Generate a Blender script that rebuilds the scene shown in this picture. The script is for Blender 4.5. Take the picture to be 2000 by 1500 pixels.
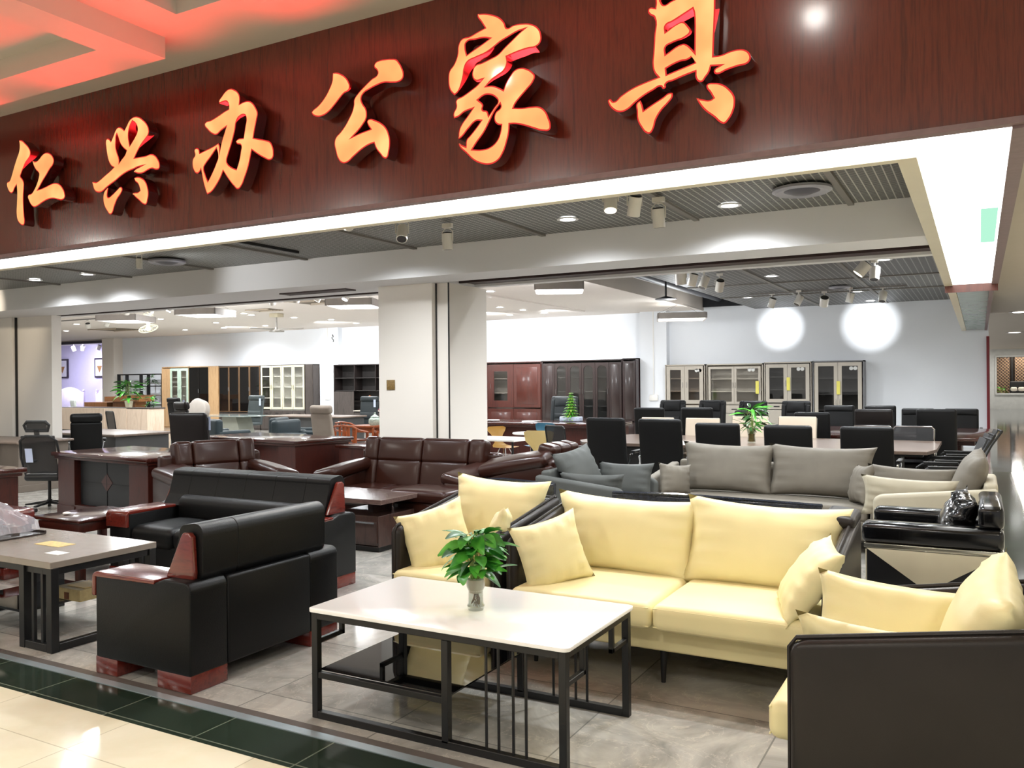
import bpy, bmesh, math, random
from mathutils import Vector, Matrix
for o in list(bpy.data.objects): bpy.data.objects.remove(o)
scene = bpy.context.scene
COL = scene.collection
R = math.radians
random.seed(7)

EXPOSURE = 0.0
WORLD = .62
CORR = 64
FDOWN, GDOWN, BDOWN = 170, 240, 290
FRONT_DOWN = [(-11.62, 7.25), (-10.46, 7.25), (-9.37, 6.25), (-3.31, 7.12), (-1.86, 7.28), (-10.4, 5.7), (-7.2, 5.7), (-5.6, 7.1), (-4.9, 5.6), (-3.2, 5.5), (-1.0, 5.5)]
GYPS = [(-8.69, 14.93), (-9.21, 15.96), (-10.34, 18.24), (-10.0, 19.4), (-11.3, 20.49), (-9.6, 20.6), (-23.68, 16.05), (-26.83, 17.8), (-20.04, 16.11), (-22.4, 16.2), (-21.2, 16.8), (-19.92, 17.97), (-21.53, 19.74), (-23.33, 19.73), (-16.5, 16.04), (-17.1, 16.5), (-19.75, 19.8), (-16.1, 17.7), (-15.9, 19.1), (-16.72, 20.56), (-13.5, 19.6), (-13.2, 16.0), (-19.0, 12.0), (-12.8, 11.2), (-25.5, 20.6), (-27.5, 20.0), (-22.0, 20.8), (-24.5, 13.5), (-8.0, 11.0), (-7.4, 17.0), (-14.5, 13.8), (-10, 10.6), (-16, 10.5), (-29, 17), (-18.5, 20.8)]
BACKMESH = [(-3.15, 15.16), (-4.43, 18.78), (-1.26, 14.03), (-2.18, 18.78), (-4.2, 11.0), (-1.6, 10.6), (-3.0, 9.6), (-4.6, 13.4), (-2.6, 17.0), (-.8, 17.5), (-.6, 10.4)]
# position, target, watts, colour, cone
TRACK = [((-2.39, 5.97, 2.9), (-1.2, 3.9, .4), 330, (1, .97, .9), 62), ((-2.39, 5.97, 2.9), (-2.6, 3.9, .5), 430, (1, .97, .9), 62),
         ((-4.47, 6.25, 2.88), (-4.6, 3.2, .4), 150, (1, .95, .86), 60), ((-4.37, 6.69, 2.88), (-6.0, 8.6, .5), 160, (1, .95, .86), 60),
         ((-2.3, 6.63, 2.88), (-1.6, 8.6, .5), 170, (.95, .98, 1), 60), ((-.5, 4.9, 2.72), (-.2, 3.3, .5), 110, (1, .97, .9), 90),
         ((-3.76, 18.11, 3.05), (-4.35, 21.98, 2.9), 800, (.95, .98, 1), 19), ((-2.21, 17.87, 3.05), (-2.27, 21.98, 2.9), 900, (.95, .98, 1), 21),
         ((-2.77, 18.38, 3.1), (-2.9, 12, .5), 60, (1, .85, .6), 60), ((-1.43, 13.26, 3.1), (-1.6, 11, .5), 50, (1, .9, .7), 60), ((-4.07, 12.91, 3.1), (-3.6, 10.5, .5), 50, (1, .9, .7), 60),
         ((-11.5, 19.2, 3.3), (-11.9, 21.95, 2.8), 260, (.95, .98, 1), 100), ((-9.7, 19.4, 3.3), (-9.9, 21.95, 2.9), 200, (.95, .98, 1), 90),
         ((-17.2, 19.2, 3.3), (-17.3, 21.95, 2.8), 260, (.95, .98, 1), 100), ((-21.0, 19.2, 3.3), (-21, 21.95, 2.8), 150, (.98, .98, .96), 100),
         ((-17.7, 12.64, 3.1), (-18, 15, .5), 60, (1, .95, .86), 70), ((-15.38, 12.59, 3.1), (-15, 10, .6), 60, (1, .95, .86), 70), ((-11.65, 12.52, 3.1), (-11, 10, .6), 60, (1, .95, .86), 70),
         ((-13.0, 6.9, 2.95), (-14.2, 7.8, 2.75), 80, (1, .86, .66), 80), ((-8.27, 6.37, 2.8), (-7.6, 7.8, 2.7), 40, (.95, .98, 1), 90)]
PANEL = 4.4
REDL = 13

# ------------------------------------------------------------------ camera
CAMH = 1.58
def setup_camera():
    yaw, pit, rol = R(28.78), R(-.12), R(-.5)
    cy, sy = math.cos(yaw), math.sin(yaw)
    F = Vector((-sy*math.cos(pit), cy*math.cos(pit), math.sin(pit)))
    r = Vector((cy, sy, 0)); u = r.cross(F)
    Rv = r*math.cos(rol)+u*math.sin(rol); Uv = -r*math.sin(rol)+u*math.cos(rol)
    m = Matrix((Rv, Uv, -F)).transposed().to_4x4(); m.translation = (0, 0, CAMH)
    cd = bpy.data.cameras.new('camera'); co = bpy.data.objects.new('camera', cd)
    COL.objects.link(co); co.matrix_world = m
    cd.sensor_fit = 'HORIZONTAL'; cd.sensor_width = 36.0; cd.lens = 1660/2000*36.0
    cd.clip_start = .05; cd.clip_end = 300
    scene.camera = co
setup_camera()

# ------------------------------------------------------------------ view + world
vs = scene.view_settings
scene.display_settings.display_device = 'sRGB'
vs.view_transform = 'Standard'; vs.look = 'None'; vs.exposure = EXPOSURE; vs.gamma = 1.0; vs.use_curve_mapping = False
w = bpy.data.worlds.new('mall_air'); scene.world = w; w.use_nodes = True
bg = w.node_tree.nodes['Background']; bg.inputs[0].default_value = (1.0, .98, .95, 1); bg.inputs[1].default_value = WORLD

# ------------------------------------------------------------------ lamps
def lamp(kind, name, loc, energy, color=(1, 1, 1), size=.1, rot=(0, 0, 0), spot=None, blend=.5, size_y=None, spread=None):
    l = bpy.data.lights.new(name, kind); l.energy = energy; l.color = color
    if kind == 'AREA':
        l.size = size
        if size_y: l.shape = 'RECTANGLE'; l.size_y = size_y
        if spread: l.spread = R(spread)
    else: l.shadow_soft_size = size
    if kind == 'SPOT': l.spot_size = R(spot); l.spot_blend = blend
    o = bpy.data.objects.new(name, l); COL.objects.link(o); o.location = loc; o.rotation_euler = rot
    return o
def aim(o, target):
    d = Vector(target)-o.location; o.rotation_euler = d.to_track_quat('-Z', 'Y').to_euler(); return o
COOL = (.93, .97, 1.0); WARM = (1.0, .9, .76)
# mall corridor ceiling lights (square troffers in front of the shop, left of and behind the photographer)
for i, (x, y) in enumerate([(-7.5, -.3), (-4.6, -.5), (-1.9, -.5), (-9.8, -1.5), (-4.6, -2.4), (-.6, -2.6), (1.9, .4), (-12.5, .2)]):
    lamp('AREA', 'corridor_light', (x, y, 3.86), CORR, (1.0, .96, .89), .55)
for y in (6.5, 11, 16, 22, 28, 36, 44, 48): lamp('AREA', 'corridor_light', (1.6, y, 2.95), CORR*.8, (1.0, .97, .92), .4)  # farthest one added to brighten the dark end wall
for x, y in ((-.94, 3.2), (-3.3, 3.0)): lamp('POINT', 'corridor_downlight_lamp', (x, y, 4.0), 9, (1, .97, .92), .07)
# front mesh downlights, plus unseen ones behind the sign added to brighten the shop
for x, y in FRONT_DOWN: 
    lamp('SPOT', 'downlight_and_fill_lamp', (x, y, 3.03), FDOWN, COOL, .05, spot=160, blend=1)
for (p, t, e, c, s) in TRACK:
    aim(lamp('SPOT', 'track_spot_lamp', p, e, c, .03, spot=s, blend=.7), t)
for x, y in GYPS: lamp('SPOT', 'downlight_and_fill_lamp', (x, y, 3.38), GDOWN, COOL, .05, spot=165, blend=1)  # several have no fitting, extra lamps for more light at the back
for x, y in BACKMESH: lamp('SPOT', 'downlight_and_fill_lamp', (x, y, 3.33), BDOWN, COOL, .05, spot=165, blend=1)  # entries without a fitting are unseen lamps added to brighten the rear

# ------------------------------------------------------------------ materials
def L(c): return tuple(((v/255)/12.92 if v/255 <= .04045 else ((v/255+.055)/1.055)**2.4) for v in c)
MATS = {}
def newmat(name):
    m = bpy.data.materials.new(name); m.use_nodes = True; nt = m.node_tree
    return m, nt, nt.nodes['Principled BSDF']
def setp(b, **k):
    for n, v in k.items():
        key = {'rough': 'Roughness', 'metal': 'Metallic', 'spec': 'Specular IOR Level', 'coat': 'Coat Weight', 'cr': 'Coat Roughness', 'trans': 'Transmission Weight', 'ior': 'IOR', 'sheen': 'Sheen Weight', 'alpha': 'Alpha'}[n]
        b.inputs[key].default_value = v
def texco(nt, kind='Object', scale=(1, 1, 1), rot=(0, 0, 0)):
    tc = nt.nodes.new('ShaderNodeTexCoord'); mp = nt.nodes.new('ShaderNodeMapping')
    mp.inputs['Scale'].default_value = scale; mp.inputs['Rotation'].default_value = rot
    nt.links.new(tc.outputs[kind], mp.inputs[0]); return mp.outputs[0]
def noise(nt, vec, scale=5, detail=4, rough=.5, dist=0):
    n = nt.nodes.new('ShaderNodeTexNoise'); n.inputs['Scale'].default_value = scale; n.inputs['Detail'].default_value = detail
    n.inputs['Roughness'].default_value = rough; n.inputs['Distortion'].default_value = dist
    nt.links.new(vec, n.inputs['Vector']); return n.outputs[0]
def ramp(nt, fac, stops):
    r = nt.nodes.new('ShaderNodeValToRGB'); e = r.color_ramp.elements
    while len(e) < len(stops): e.new(.5)
    for el, (p, c) in zip(e, stops): el.position = p; el.color = (*c, 1)
    nt.links.new(fac, r.inputs[0]); return r.outputs[0]
def bump(nt, b, h, strength=.2, dist=.01):
    n = nt.nodes.new('ShaderNodeBump'); n.inputs['Strength'].default_value = strength; n.inputs['Distance'].default_value = dist
    nt.links.new(h, n.inputs['Height']); nt.links.new(n.outputs[0], b.inputs['Normal'])
def plain(name, rgb, rough=.5, var=.06, vs=6, bs=0, bscale=200, **k):
    if name in MATS: return MATS[name]
    m, nt, b = newmat(name); c = L(rgb); v = texco(nt)
    f = noise(nt, v, vs, 3)
    col = ramp(nt, f, [(.3, tuple(x*(1-var) for x in c)), (.7, tuple(min(1, x*(1+var)) for x in c))])
    nt.links.new(col, b.inputs['Base Color']); setp(b, rough=rough, **k)
    if bs: bump(nt, b, noise(nt, v, bscale, 2), bs, .002)
    MATS[name] = m; return m
def glow(name, rgb, strength):
    if name in MATS: return MATS[name]
    m = bpy.data.materials.new(name); m.use_nodes = True; nt = m.node_tree
    nt.nodes.remove(nt.nodes['Principled BSDF']); e = nt.nodes.new('ShaderNodeEmission')
    e.inputs[0].default_value = (*rgb, 1); e.inputs[1].default_value = strength
    nt.links.new(e.outputs[0], nt.nodes['Material Output'].inputs[0]); MATS[name] = m; return m
def wood(name, c1, c2, rough=.3, scale=(18, 18, 1.2), coat=.4, amt=1.0, rot=(0, 0, 0)):
    if name in MATS: return MATS[name]
    m, nt, b = newmat(name); v = texco(nt, scale=scale, rot=rot)
    n1 = noise(nt, v, 1.0, 6, .6, 1.2); n2 = noise(nt, v, 6.0, 3, .6, .3)
    mx = nt.nodes.new('ShaderNodeMath'); mx.operation = 'MULTIPLY_ADD'; mx.inputs[1].default_value = .35
    nt.links.new(n2, mx.inputs[0]); 
    sc = nt.nodes.new('ShaderNodeMath'); sc.operation = 'MULTIPLY'; sc.inputs[1].default_value = .65; nt.links.new(n1, sc.inputs[0])
    nt.links.new(sc.outputs[0], mx.inputs[2])
    col = ramp(nt, mx.outputs[0], [(.36, L(c1)), (.5, L(c2)), (.64, L(c1))])
    nt.links.new(col, b.inputs['Base Color']); setp(b, rough=rough, coat=coat, cr=.12)
    MATS[name] = m; return m
def leather(name, rgb, rough=.38, grain=.35, coat=0.0, var=.1):
    if name in MATS: return MATS[name]
    m, nt, b = newmat(name); c = L(rgb); v = texco(nt)
    col = ramp(nt, noise(nt, v, 4, 3), [(.3, tuple(x*(1-var) for x in c)), (.7, tuple(min(1, x*(1+var)) for x in c))])
    nt.links.new(col, b.inputs['Base Color']); setp(b, rough=rough, coat=coat, cr=.15, spec=.24)
    vo = nt.nodes.new('ShaderNodeTexVoronoi'); vo.inputs['Scale'].default_value = 260; nt.links.new(v, vo.inputs['Vector'])
    bump(nt, b, vo.outputs[0], grain, .0015)
    MATS[name] = m; return m
def tiles(name, c1, c2, grout, size, rough=.12, vein=None, off=(0, 0), gw=.004, spec=.5):
    m, nt, b = newmat(name)
    tc = nt.nodes.new('ShaderNodeTexCoord'); mp = nt.nodes.new('ShaderNodeMapping'); mp.inputs['Location'].default_value = (off[0], off[1], 0)
    nt.links.new(tc.outputs['Object'], mp.inputs[0]); v = mp.outputs[0]
    br = nt.nodes.new('ShaderNodeTexBrick'); br.offset = 0; br.inputs['Scale'].default_value = 1
    br.inputs['Brick Width'].default_value = size[0]; br.inputs['Row Height'].default_value = size[1]; br.inputs['Mortar Size'].default_value = gw
    br.inputs['Color1'].default_value = (.35, .35, .35, 1); br.inputs['Color2'].default_value = (.65, .65, .65, 1); br.inputs['Mortar'].default_value = (.5, .5, .5, 1)
    br.inputs['Mortar Smooth'].default_value = .1
    nt.links.new(v, br.inputs['Vector'])
    # per tile offset of the cloud pattern
    add = nt.nodes.new('ShaderNodeVectorMath'); add.operation = 'MULTIPLY_ADD'; add.inputs[1].default_value = (40, 23, 9)
    nt.links.new(br.outputs['Color'], add.inputs[0]); nt.links.new(v, add.inputs[2])
    n = noise(nt, add.outputs[0], 1.6, 7, .62, 1.6)
    col = ramp(nt, n, [(.32, L(c1)), (.62, L(c2))])
    if vein:
        n2 = noise(nt, add.outputs[0], 2.2, 6, .6, 2.4)
        ab = nt.nodes.new('ShaderNodeMath'); ab.operation = 'SUBTRACT'; ab.inputs[1].default_value = .5; nt.links.new(n2, ab.inputs[0])
        a2 = nt.nodes.new('ShaderNodeMath'); a2.operation = 'ABSOLUTE'; nt.links.new(ab.outputs[0], a2.inputs[0])
        vr = ramp(nt, a2.outputs[0], [(0, (.42, .42, .42)), (.012, (0, 0, 0))])
        mx = nt.nodes.new('ShaderNodeMix'); mx.data_type = 'RGBA'; nt.links.new(vr, mx.inputs[0]); nt.links.new(col, mx.inputs[6]); mx.inputs[7].default_value = (*L(vein), 1)
        col = mx.outputs[2]
    mg = nt.nodes.new('ShaderNodeMix'); mg.data_type = 'RGBA'; nt.links.new(br.outputs['Fac'], mg.inputs[0]); nt.links.new(col, mg.inputs[6]); mg.inputs[7].default_value = (*L(grout), 1)
    nt.links.new(mg.outputs[2], b.inputs['Base Color']); setp(b, rough=rough, spec=spec)
    MATS[name] = m; return m
def meshmetal(name, size=.06, row=.036, line=(176, 174, 168), dark=(46, 49, 48), rot=0, ms=.2):
    m, nt, b = newmat(name); v = texco(nt, scale=(1/size, 1/row, 1)); sp = nt.nodes.new('ShaderNodeSeparateXYZ'); nt.links.new(v, sp.inputs[0])
    outs = []
    for ax, wd in ((0, ms*.8), (1, ms)):
        fr = nt.nodes.new('ShaderNodeMath'); fr.operation = 'FRACT'; nt.links.new(sp.outputs[ax], fr.inputs[0])
        lt = nt.nodes.new('ShaderNodeMath'); lt.operation = 'LESS_THAN'; lt.inputs[1].default_value = wd; nt.links.new(fr.outputs[0], lt.inputs[0]); outs.append(lt.outputs[0])
    mxm = nt.nodes.new('ShaderNodeMath'); mxm.operation = 'MAXIMUM'; nt.links.new(outs[0], mxm.inputs[0]); nt.links.new(outs[1], mxm.inputs[1])
    nt.links.new(ramp(nt, mxm.outputs[0], [(.4, L(dark)), (.6, L(line))]), b.inputs['Base Color']); setp(b, rough=.5)
    MATS[name] = m; return m
def glass(name, rgb=(1, 1, 1), rough=.02, alpha=.25):
    if name in MATS: return MATS[name]
    m = bpy.data.materials.new(name); m.use_nodes = True; nt = m.node_tree; nt.nodes.remove(nt.nodes['Principled BSDF'])
    t = nt.nodes.new('ShaderNodeBsdfTransparent'); t.inputs[0].default_value = (*rgb, 1)
    g = nt.nodes.new('ShaderNodeBsdfGlossy'); g.inputs['Roughness'].default_value = rough; g.inputs[0].default_value = (1, 1, 1, 1)
    lw = nt.nodes.new('ShaderNodeLayerWeight'); lw.inputs[0].default_value = .5; fp = nt.nodes.new('ShaderNodeMath'); fp.operation = 'POWER'; fp.inputs[1].default_value = 3.5; nt.links.new(lw.outputs['Facing'], fp.inputs[0])
    fr = nt.nodes.new('ShaderNodeMath'); fr.operation = 'MULTIPLY_ADD'; fr.inputs[1].default_value = .7; fr.inputs[2].default_value = .035; nt.links.new(fp.outputs[0], fr.inputs[0])
    mx = nt.nodes.new('ShaderNodeMixShader'); nt.links.new(fr.outputs[0], mx.inputs[0]); nt.links.new(t.outputs[0], mx.inputs[1]); nt.links.new(g.outputs[0], mx.inputs[2])
    nt.links.new(mx.outputs[0], nt.nodes['Material Output'].inputs[0]); MATS[name] = m; return m

# ------------------------------------------------------------------ geometry helpers
class MB:
    def __init__(s): s.bm = bmesh.new(); s.mi = 0
    def _add(s, b, M=None):
        if M is not None: bmesh.ops.transform(b, matrix=M, verts=b.verts)
        for f in b.faces: f.material_index = s.mi
        t = bpy.data.meshes.new('t'); b.to_mesh(t); b.free(); s.bm.from_mesh(t); bpy.data.meshes.remove(t); return s
    def box(s, x0, x1, y0, y1, z0, z1, b=0, seg=2, M=None):
        q = bmesh.new(); bmesh.ops.create_cube(q, size=1)
        for v in q.verts: v.co = Vector(((x0+x1)/2+v.co.x*(x1-x0), (y0+y1)/2+v.co.y*(y1-y0), (z0+z1)/2+v.co.z*(z1-z0)))
        if b: bmesh.ops.bevel(q, geom=list(q.edges), offset=min(b, .49*min(abs(x1-x0), abs(y1-y0), abs(z1-z0))), segments=seg, profile=.5, affect='EDGES')
        return s._add(q, M)
    def cyl(s, p0, p1, r0, r1=None, seg=14, M=None):
        r1 = r0 if r1 is None else r1; p0, p1 = Vector(p0), Vector(p1); d = p1-p0
        q = bmesh.new(); bmesh.ops.create_cone(q, cap_ends=True, segments=seg, radius1=r0, radius2=r1, depth=d.length)
        T = Matrix.Translation((p0+p1)/2) @ d.to_track_quat('Z', 'Y').to_matrix().to_4x4()
        bmesh.ops.transform(q, matrix=T, verts=q.verts); return s._add(q, M)
    def sph(s, c, r, sc=(1, 1, 1), seg=16, M=None):
        q = bmesh.new(); bmesh.ops.create_uvsphere(q, u_segments=seg, v_segments=seg//2+2, radius=r)
        for v in q.verts: v.co = Vector((c[0]+v.co.x*sc[0], c[1]+v.co.y*sc[1], c[2]+v.co.z*sc[2]))
        return s._add(q, M)
    def tube(s, pts, r, seg=8, closed=False, M=None):
        q = bmesh.new(); P = [Vector(p) for p in pts]; n = len(P); rings = []; up = Vector((0, 0, 1))
        rr = r if isinstance(r, (list, tuple)) else [r]*n
        prev = None
        for i in range(n):
            if closed: d = P[(i+1) % n]-P[i-1]
            else: d = P[min(i+1, n-1)]-P[max(i-1, 0)]
            d.normalize()
            a = prev if prev is not None else (up if abs(d.z) < .9 else Vector((1, 0, 0)))
            x = (a-d*a.dot(d)); x.normalize(); y = d.cross(x); prev = x
            rings.append([q.verts.new(P[i]+x*rr[i]*math.cos(2*math.pi*k/seg)+y*rr[i]*math.sin(2*math.pi*k/seg)) for k in range(seg)])
        for i in range(n if closed else n-1):
            A, B = rings[i], rings[(i+1) % n]
            for k in range(seg): q.faces.new((A[k], A[(k+1) % seg], B[(k+1) % seg], B[k]))
        if not closed: q.faces.new(rings[0][::-1]); q.faces.new(rings[-1])
        bmesh.ops.recalc_face_normals(q, faces=q.faces); return s._add(q, M)
    def prism(s, poly, ax, a0, a1, b=0, seg=2, M=None):
        q = bmesh.new()
        def mk(p, a): return {'x': (a, p[0], p[1]), 'y': (p[0], a, p[1]), 'z': (p[0], p[1], a)}[ax]
        A = [q.verts.new(mk(p, a0)) for p in poly]; B = [q.verts.new(mk(p, a1)) for p in poly]; n = len(poly)
        q.faces.new(A); q.faces.new(B[::-1])
        for i in range(n): q.faces.new((A[i], A[(i+1) % n], B[(i+1) % n], B[i]))
        bmesh.ops.recalc_face_normals(q, faces=q.faces)
        if b: bmesh.ops.bevel(q, geom=list(q.edges), offset=b, segments=seg, profile=.5, affect='EDGES')
        return s._add(q, M)
    def lathe(s, prof, c=(0, 0, 0), seg=20, M=None):
        q = bmesh.new(); rings = []
        for r, z in prof: rings.append([q.verts.new((c[0]+r*math.cos(2*math.pi*k/seg), c[1]+r*math.sin(2*math.pi*k/seg), c[2]+z)) for k in range(seg)])
        for A, B in zip(rings, rings[1:]):
            for k in range(seg): q.faces.new((A[k], A[(k+1) % seg], B[(k+1) % seg], B[k]))
        if prof[0][0] > 1e-4: q.faces.new(rings[0][::-1])
        if prof[-1][0] > 1e-4: q.faces.new(rings[-1])
        bmesh.ops.remove_doubles(q, verts=q.verts, dist=1e-5); bmesh.ops.recalc_face_normals(q, faces=q.faces); return s._add(q, M)
    def soft(s, c, h, r, puff=(0, 0, 0), n=6, M=None, wr=0, seed=0):
        """rounded, crowned upholstery block: centre c, half sizes h, corner radius r"""
        q = bmesh.new(); hx = h; r = min(r, min(h)*.98); grid = {}
        def coords(H):
            out = [-H, -H+r*.3, -H+r*.7, -H+r]
            out += [-H+r+(2*(H-r))*(i/n) for i in range(1, n)]
            return out+[H-r, H-r*.7, H-r*.3, H]
        C = [coords(v) for v in hx]; rnd = random.Random(seed); ph = [rnd.uniform(0, 6) for _ in range(6)]
        def V(i, j, k):
            key = (i, j, k)
            if key in grid: return grid[key]
            p = Vector((C[0][i], C[1][j], C[2][k]))
            core = Vector([max(-(hx[a]-r), min(hx[a]-r, p[a])) for a in range(3)])
            d = p-core
            if d.length > 1e-9: p2 = core+d.normalized()*r
            else: p2 = p
            t = [p[a]/hx[a] for a in range(3)]
            for a in range(3):
                o1, o2 = (a+1) % 3, (a+2) % 3
                p2[a] += puff[a]*(1-t[o1]**2)*(1-t[o2]**2)*(1 if t[a] > 0 else -1)*abs(t[a])
            if wr: p2 += Vector((0, 0, 1))*wr*math.sin(t[0]*7+ph[0])*math.sin(t[1]*6+ph[1])+Vector((0, 1, 0))*wr*math.sin(t[0]*8+ph[2])*math.sin(t[2]*7+ph[3])
            v = q.verts.new(p2+Vector(c)); grid[key] = v; return v
        N = [len(x)-1 for x in C]
        for a in range(3):
            o1, o2 = (a+1) % 3, (a+2) % 3
            for side in (0, N[a]):
                for i in range(N[o1]):
                    for j in range(N[o2]):
                        idx = []
                        for (di, dj) in ((0, 0), (1, 0), (1, 1), (0, 1)):
                            t = [0, 0, 0]; t[a] = side; t[o1] = i+di; t[o2] = j+dj; idx.append(V(*t))
                        try: q.faces.new(idx if side else idx[::-1])
                        except ValueError: pass
        return s._add(q, M)
    def pillow(s, w, h, t, seed=0, M=None, n=18, ear=.10, wr=.012):
        """stuffed cushion standing in the local x-z plane, thickness along y, pointed corners, seam around"""
        rnd = random.Random(seed); ph = [rnd.uniform(0, 6.28) for _ in range(8)]; q = bmesh.new(); F = []; B = []
        for j in range(n+1):
            rf, rb = [], []
            for i in range(n+1):
                a, b = -1+2*i/n, -1+2*j/n
                e = (abs(a)*abs(b))**3
                x = a*w/2*(1-.07*(1-b*b)**1*abs(a)**2+ear*e*.5) if 0 else a*w/2*(1-.06*abs(a)**3*(1-b*b)+ear*e*.4)
                z = b*h/2*(1-.07*abs(b)**3*(1-a*a)+ear*e*.4)
                T = t/2*((1-abs(a)**2.6)*(1-abs(b)**2.6))**.55
                edge = max(abs(a), abs(b))
                wk = wr*(edge**2)*(1-edge**8)*(math.sin(5*math.pi*a+ph[0])*abs(b)+math.sin(5*math.pi*b+ph[1])*abs(a)+.8*math.sin(9*(a+b)+ph[2])*abs(a*b)*2)
                sag = .02*w*math.sin(ph[3])*a*b
                rf.append(q.verts.new((x, -T-wk+sag*0, z))); rb.append(rf[-1] if edge > .9999 else q.verts.new((x, T*.9+wk, z)))
            F.append(rf); B.append(rb)
        for j in range(n):
            for i in range(n):
                q.faces.new((F[j][i], F[j][i+1], F[j+1][i+1], F[j+1][i]))
                f = (B[j][i], B[j+1][i], B[j+1][i+1], B[j][i+1])
                try: q.faces.new(f)
                except ValueError: pass
        return s._add(q, M)
    def build(s, name, mats, parent=None, smooth=True, ang=38, loc=None, sub=0):
        me = bpy.data.meshes.new(name); s.bm.to_mesh(me); s.bm.free()
        o = bpy.data.objects.new(name, me); COL.objects.link(o)
        for m in (mats if isinstance(mats, (list, tuple)) else [mats]): me.materials.append(m)
        if smooth:
            me.polygons.foreach_set('use_smooth', [True]*len(me.polygons))
            me.set_sharp_from_angle(angle=R(ang))
        if parent: o.parent = parent
        if loc: o.location = loc
        if sub: mm = o.modifiers.new('s', 'SUBSURF'); mm.levels = mm.render_levels = sub
        return o
def tag(o, label, cat, group=None):
    o['label'] = label; o['category'] = cat
    if group: o['group'] = group
    return o
def thing(name, label, cat, loc=(0, 0, 0), rz=0, group=None):
    o = bpy.data.objects.new(name, None); COL.objects.link(o); o.empty_display_size = .1
    o.location = loc; o.rotation_euler = (0, 0, R(rz)); return tag(o, label, cat, group)
def struct(name, mb, mat, **k):
    o = mb.build(name, mat, **k); o['kind'] = 'structure'; return o
def sb(name, mat, *boxes, parent=None):
    m = MB()
    for b in boxes: m.box(*b)
    o = m.build(name, mat, parent, smooth=False)
    if not parent: o['kind'] = 'structure'
    return o
CH = {}
def kids(o):
    return [c for c in bpy.data.objects if c.parent == o]
def dup(root, loc, rz, label, scale=None, recolor=None):
    def cp(o, par):
        c = o.copy(); COL.objects.link(c)
        if par is not None: c.parent = par
        for ch in kids(o): cp(ch, c)
        return c
    r = cp(root, None); r.location = loc; r.rotation_euler = (0, 0, R(rz)); r['label'] = label
    if scale: r.scale = scale
    return r
def rot(ax, deg): return Matrix.Rotation(R(deg), 4, ax)
def tr(x, y, z): return Matrix.Translation((x, y, z))

# palette
white = plain('white_paint', (226, 224, 220), .75, .015, 2)
white2 = plain('white_wall_cool', (222, 225, 230), .8, .015, 1)
creamtrim = plain('cream_trim', (216, 208, 186), .5, .02)
blk = plain('black_steel', (12, 12, 13), .42, .1)
chrome = plain('chrome', (205, 207, 210), .12, .02, metal=1.0)
blkleather = leather('black_leather', (8, 9, 10), .42)
blkleather2 = leather('black_chair_leather', (9, 9, 10), .5)
greyleather = leather('dark_grey_leather', (40, 36, 33), .36, .15)
cream = leather('cream_leather', (228, 216, 166), .42, .08, 0, .03)
brown = leather('brown_leather', (44, 20, 13), .3, .12, .25)
maho = wood('mahogany', (46, 16, 11), (66, 25, 17), .32, (14, 14, 1.5), .08)
mahoh = wood('mahogany_top', (46, 18, 14), (64, 28, 21), .14, (1.5, 14, 14), .5)
greyfab = leather('taupe_fabric', (112, 106, 96), .62, .2)
greyfab2 = leather('slate_fabric', (74, 76, 74), .6, .2)
glossblk = leather('black_patent', (10, 10, 11), .12, .05, .6)
beige = plain('beige_leather', (196, 188, 162), .4, .03)
glassm = glass('clear_glass', (.80, .82, .80))
darkglass = plain('smoked_glass', (16, 15, 15), .05, .02, spec=.8)

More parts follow.
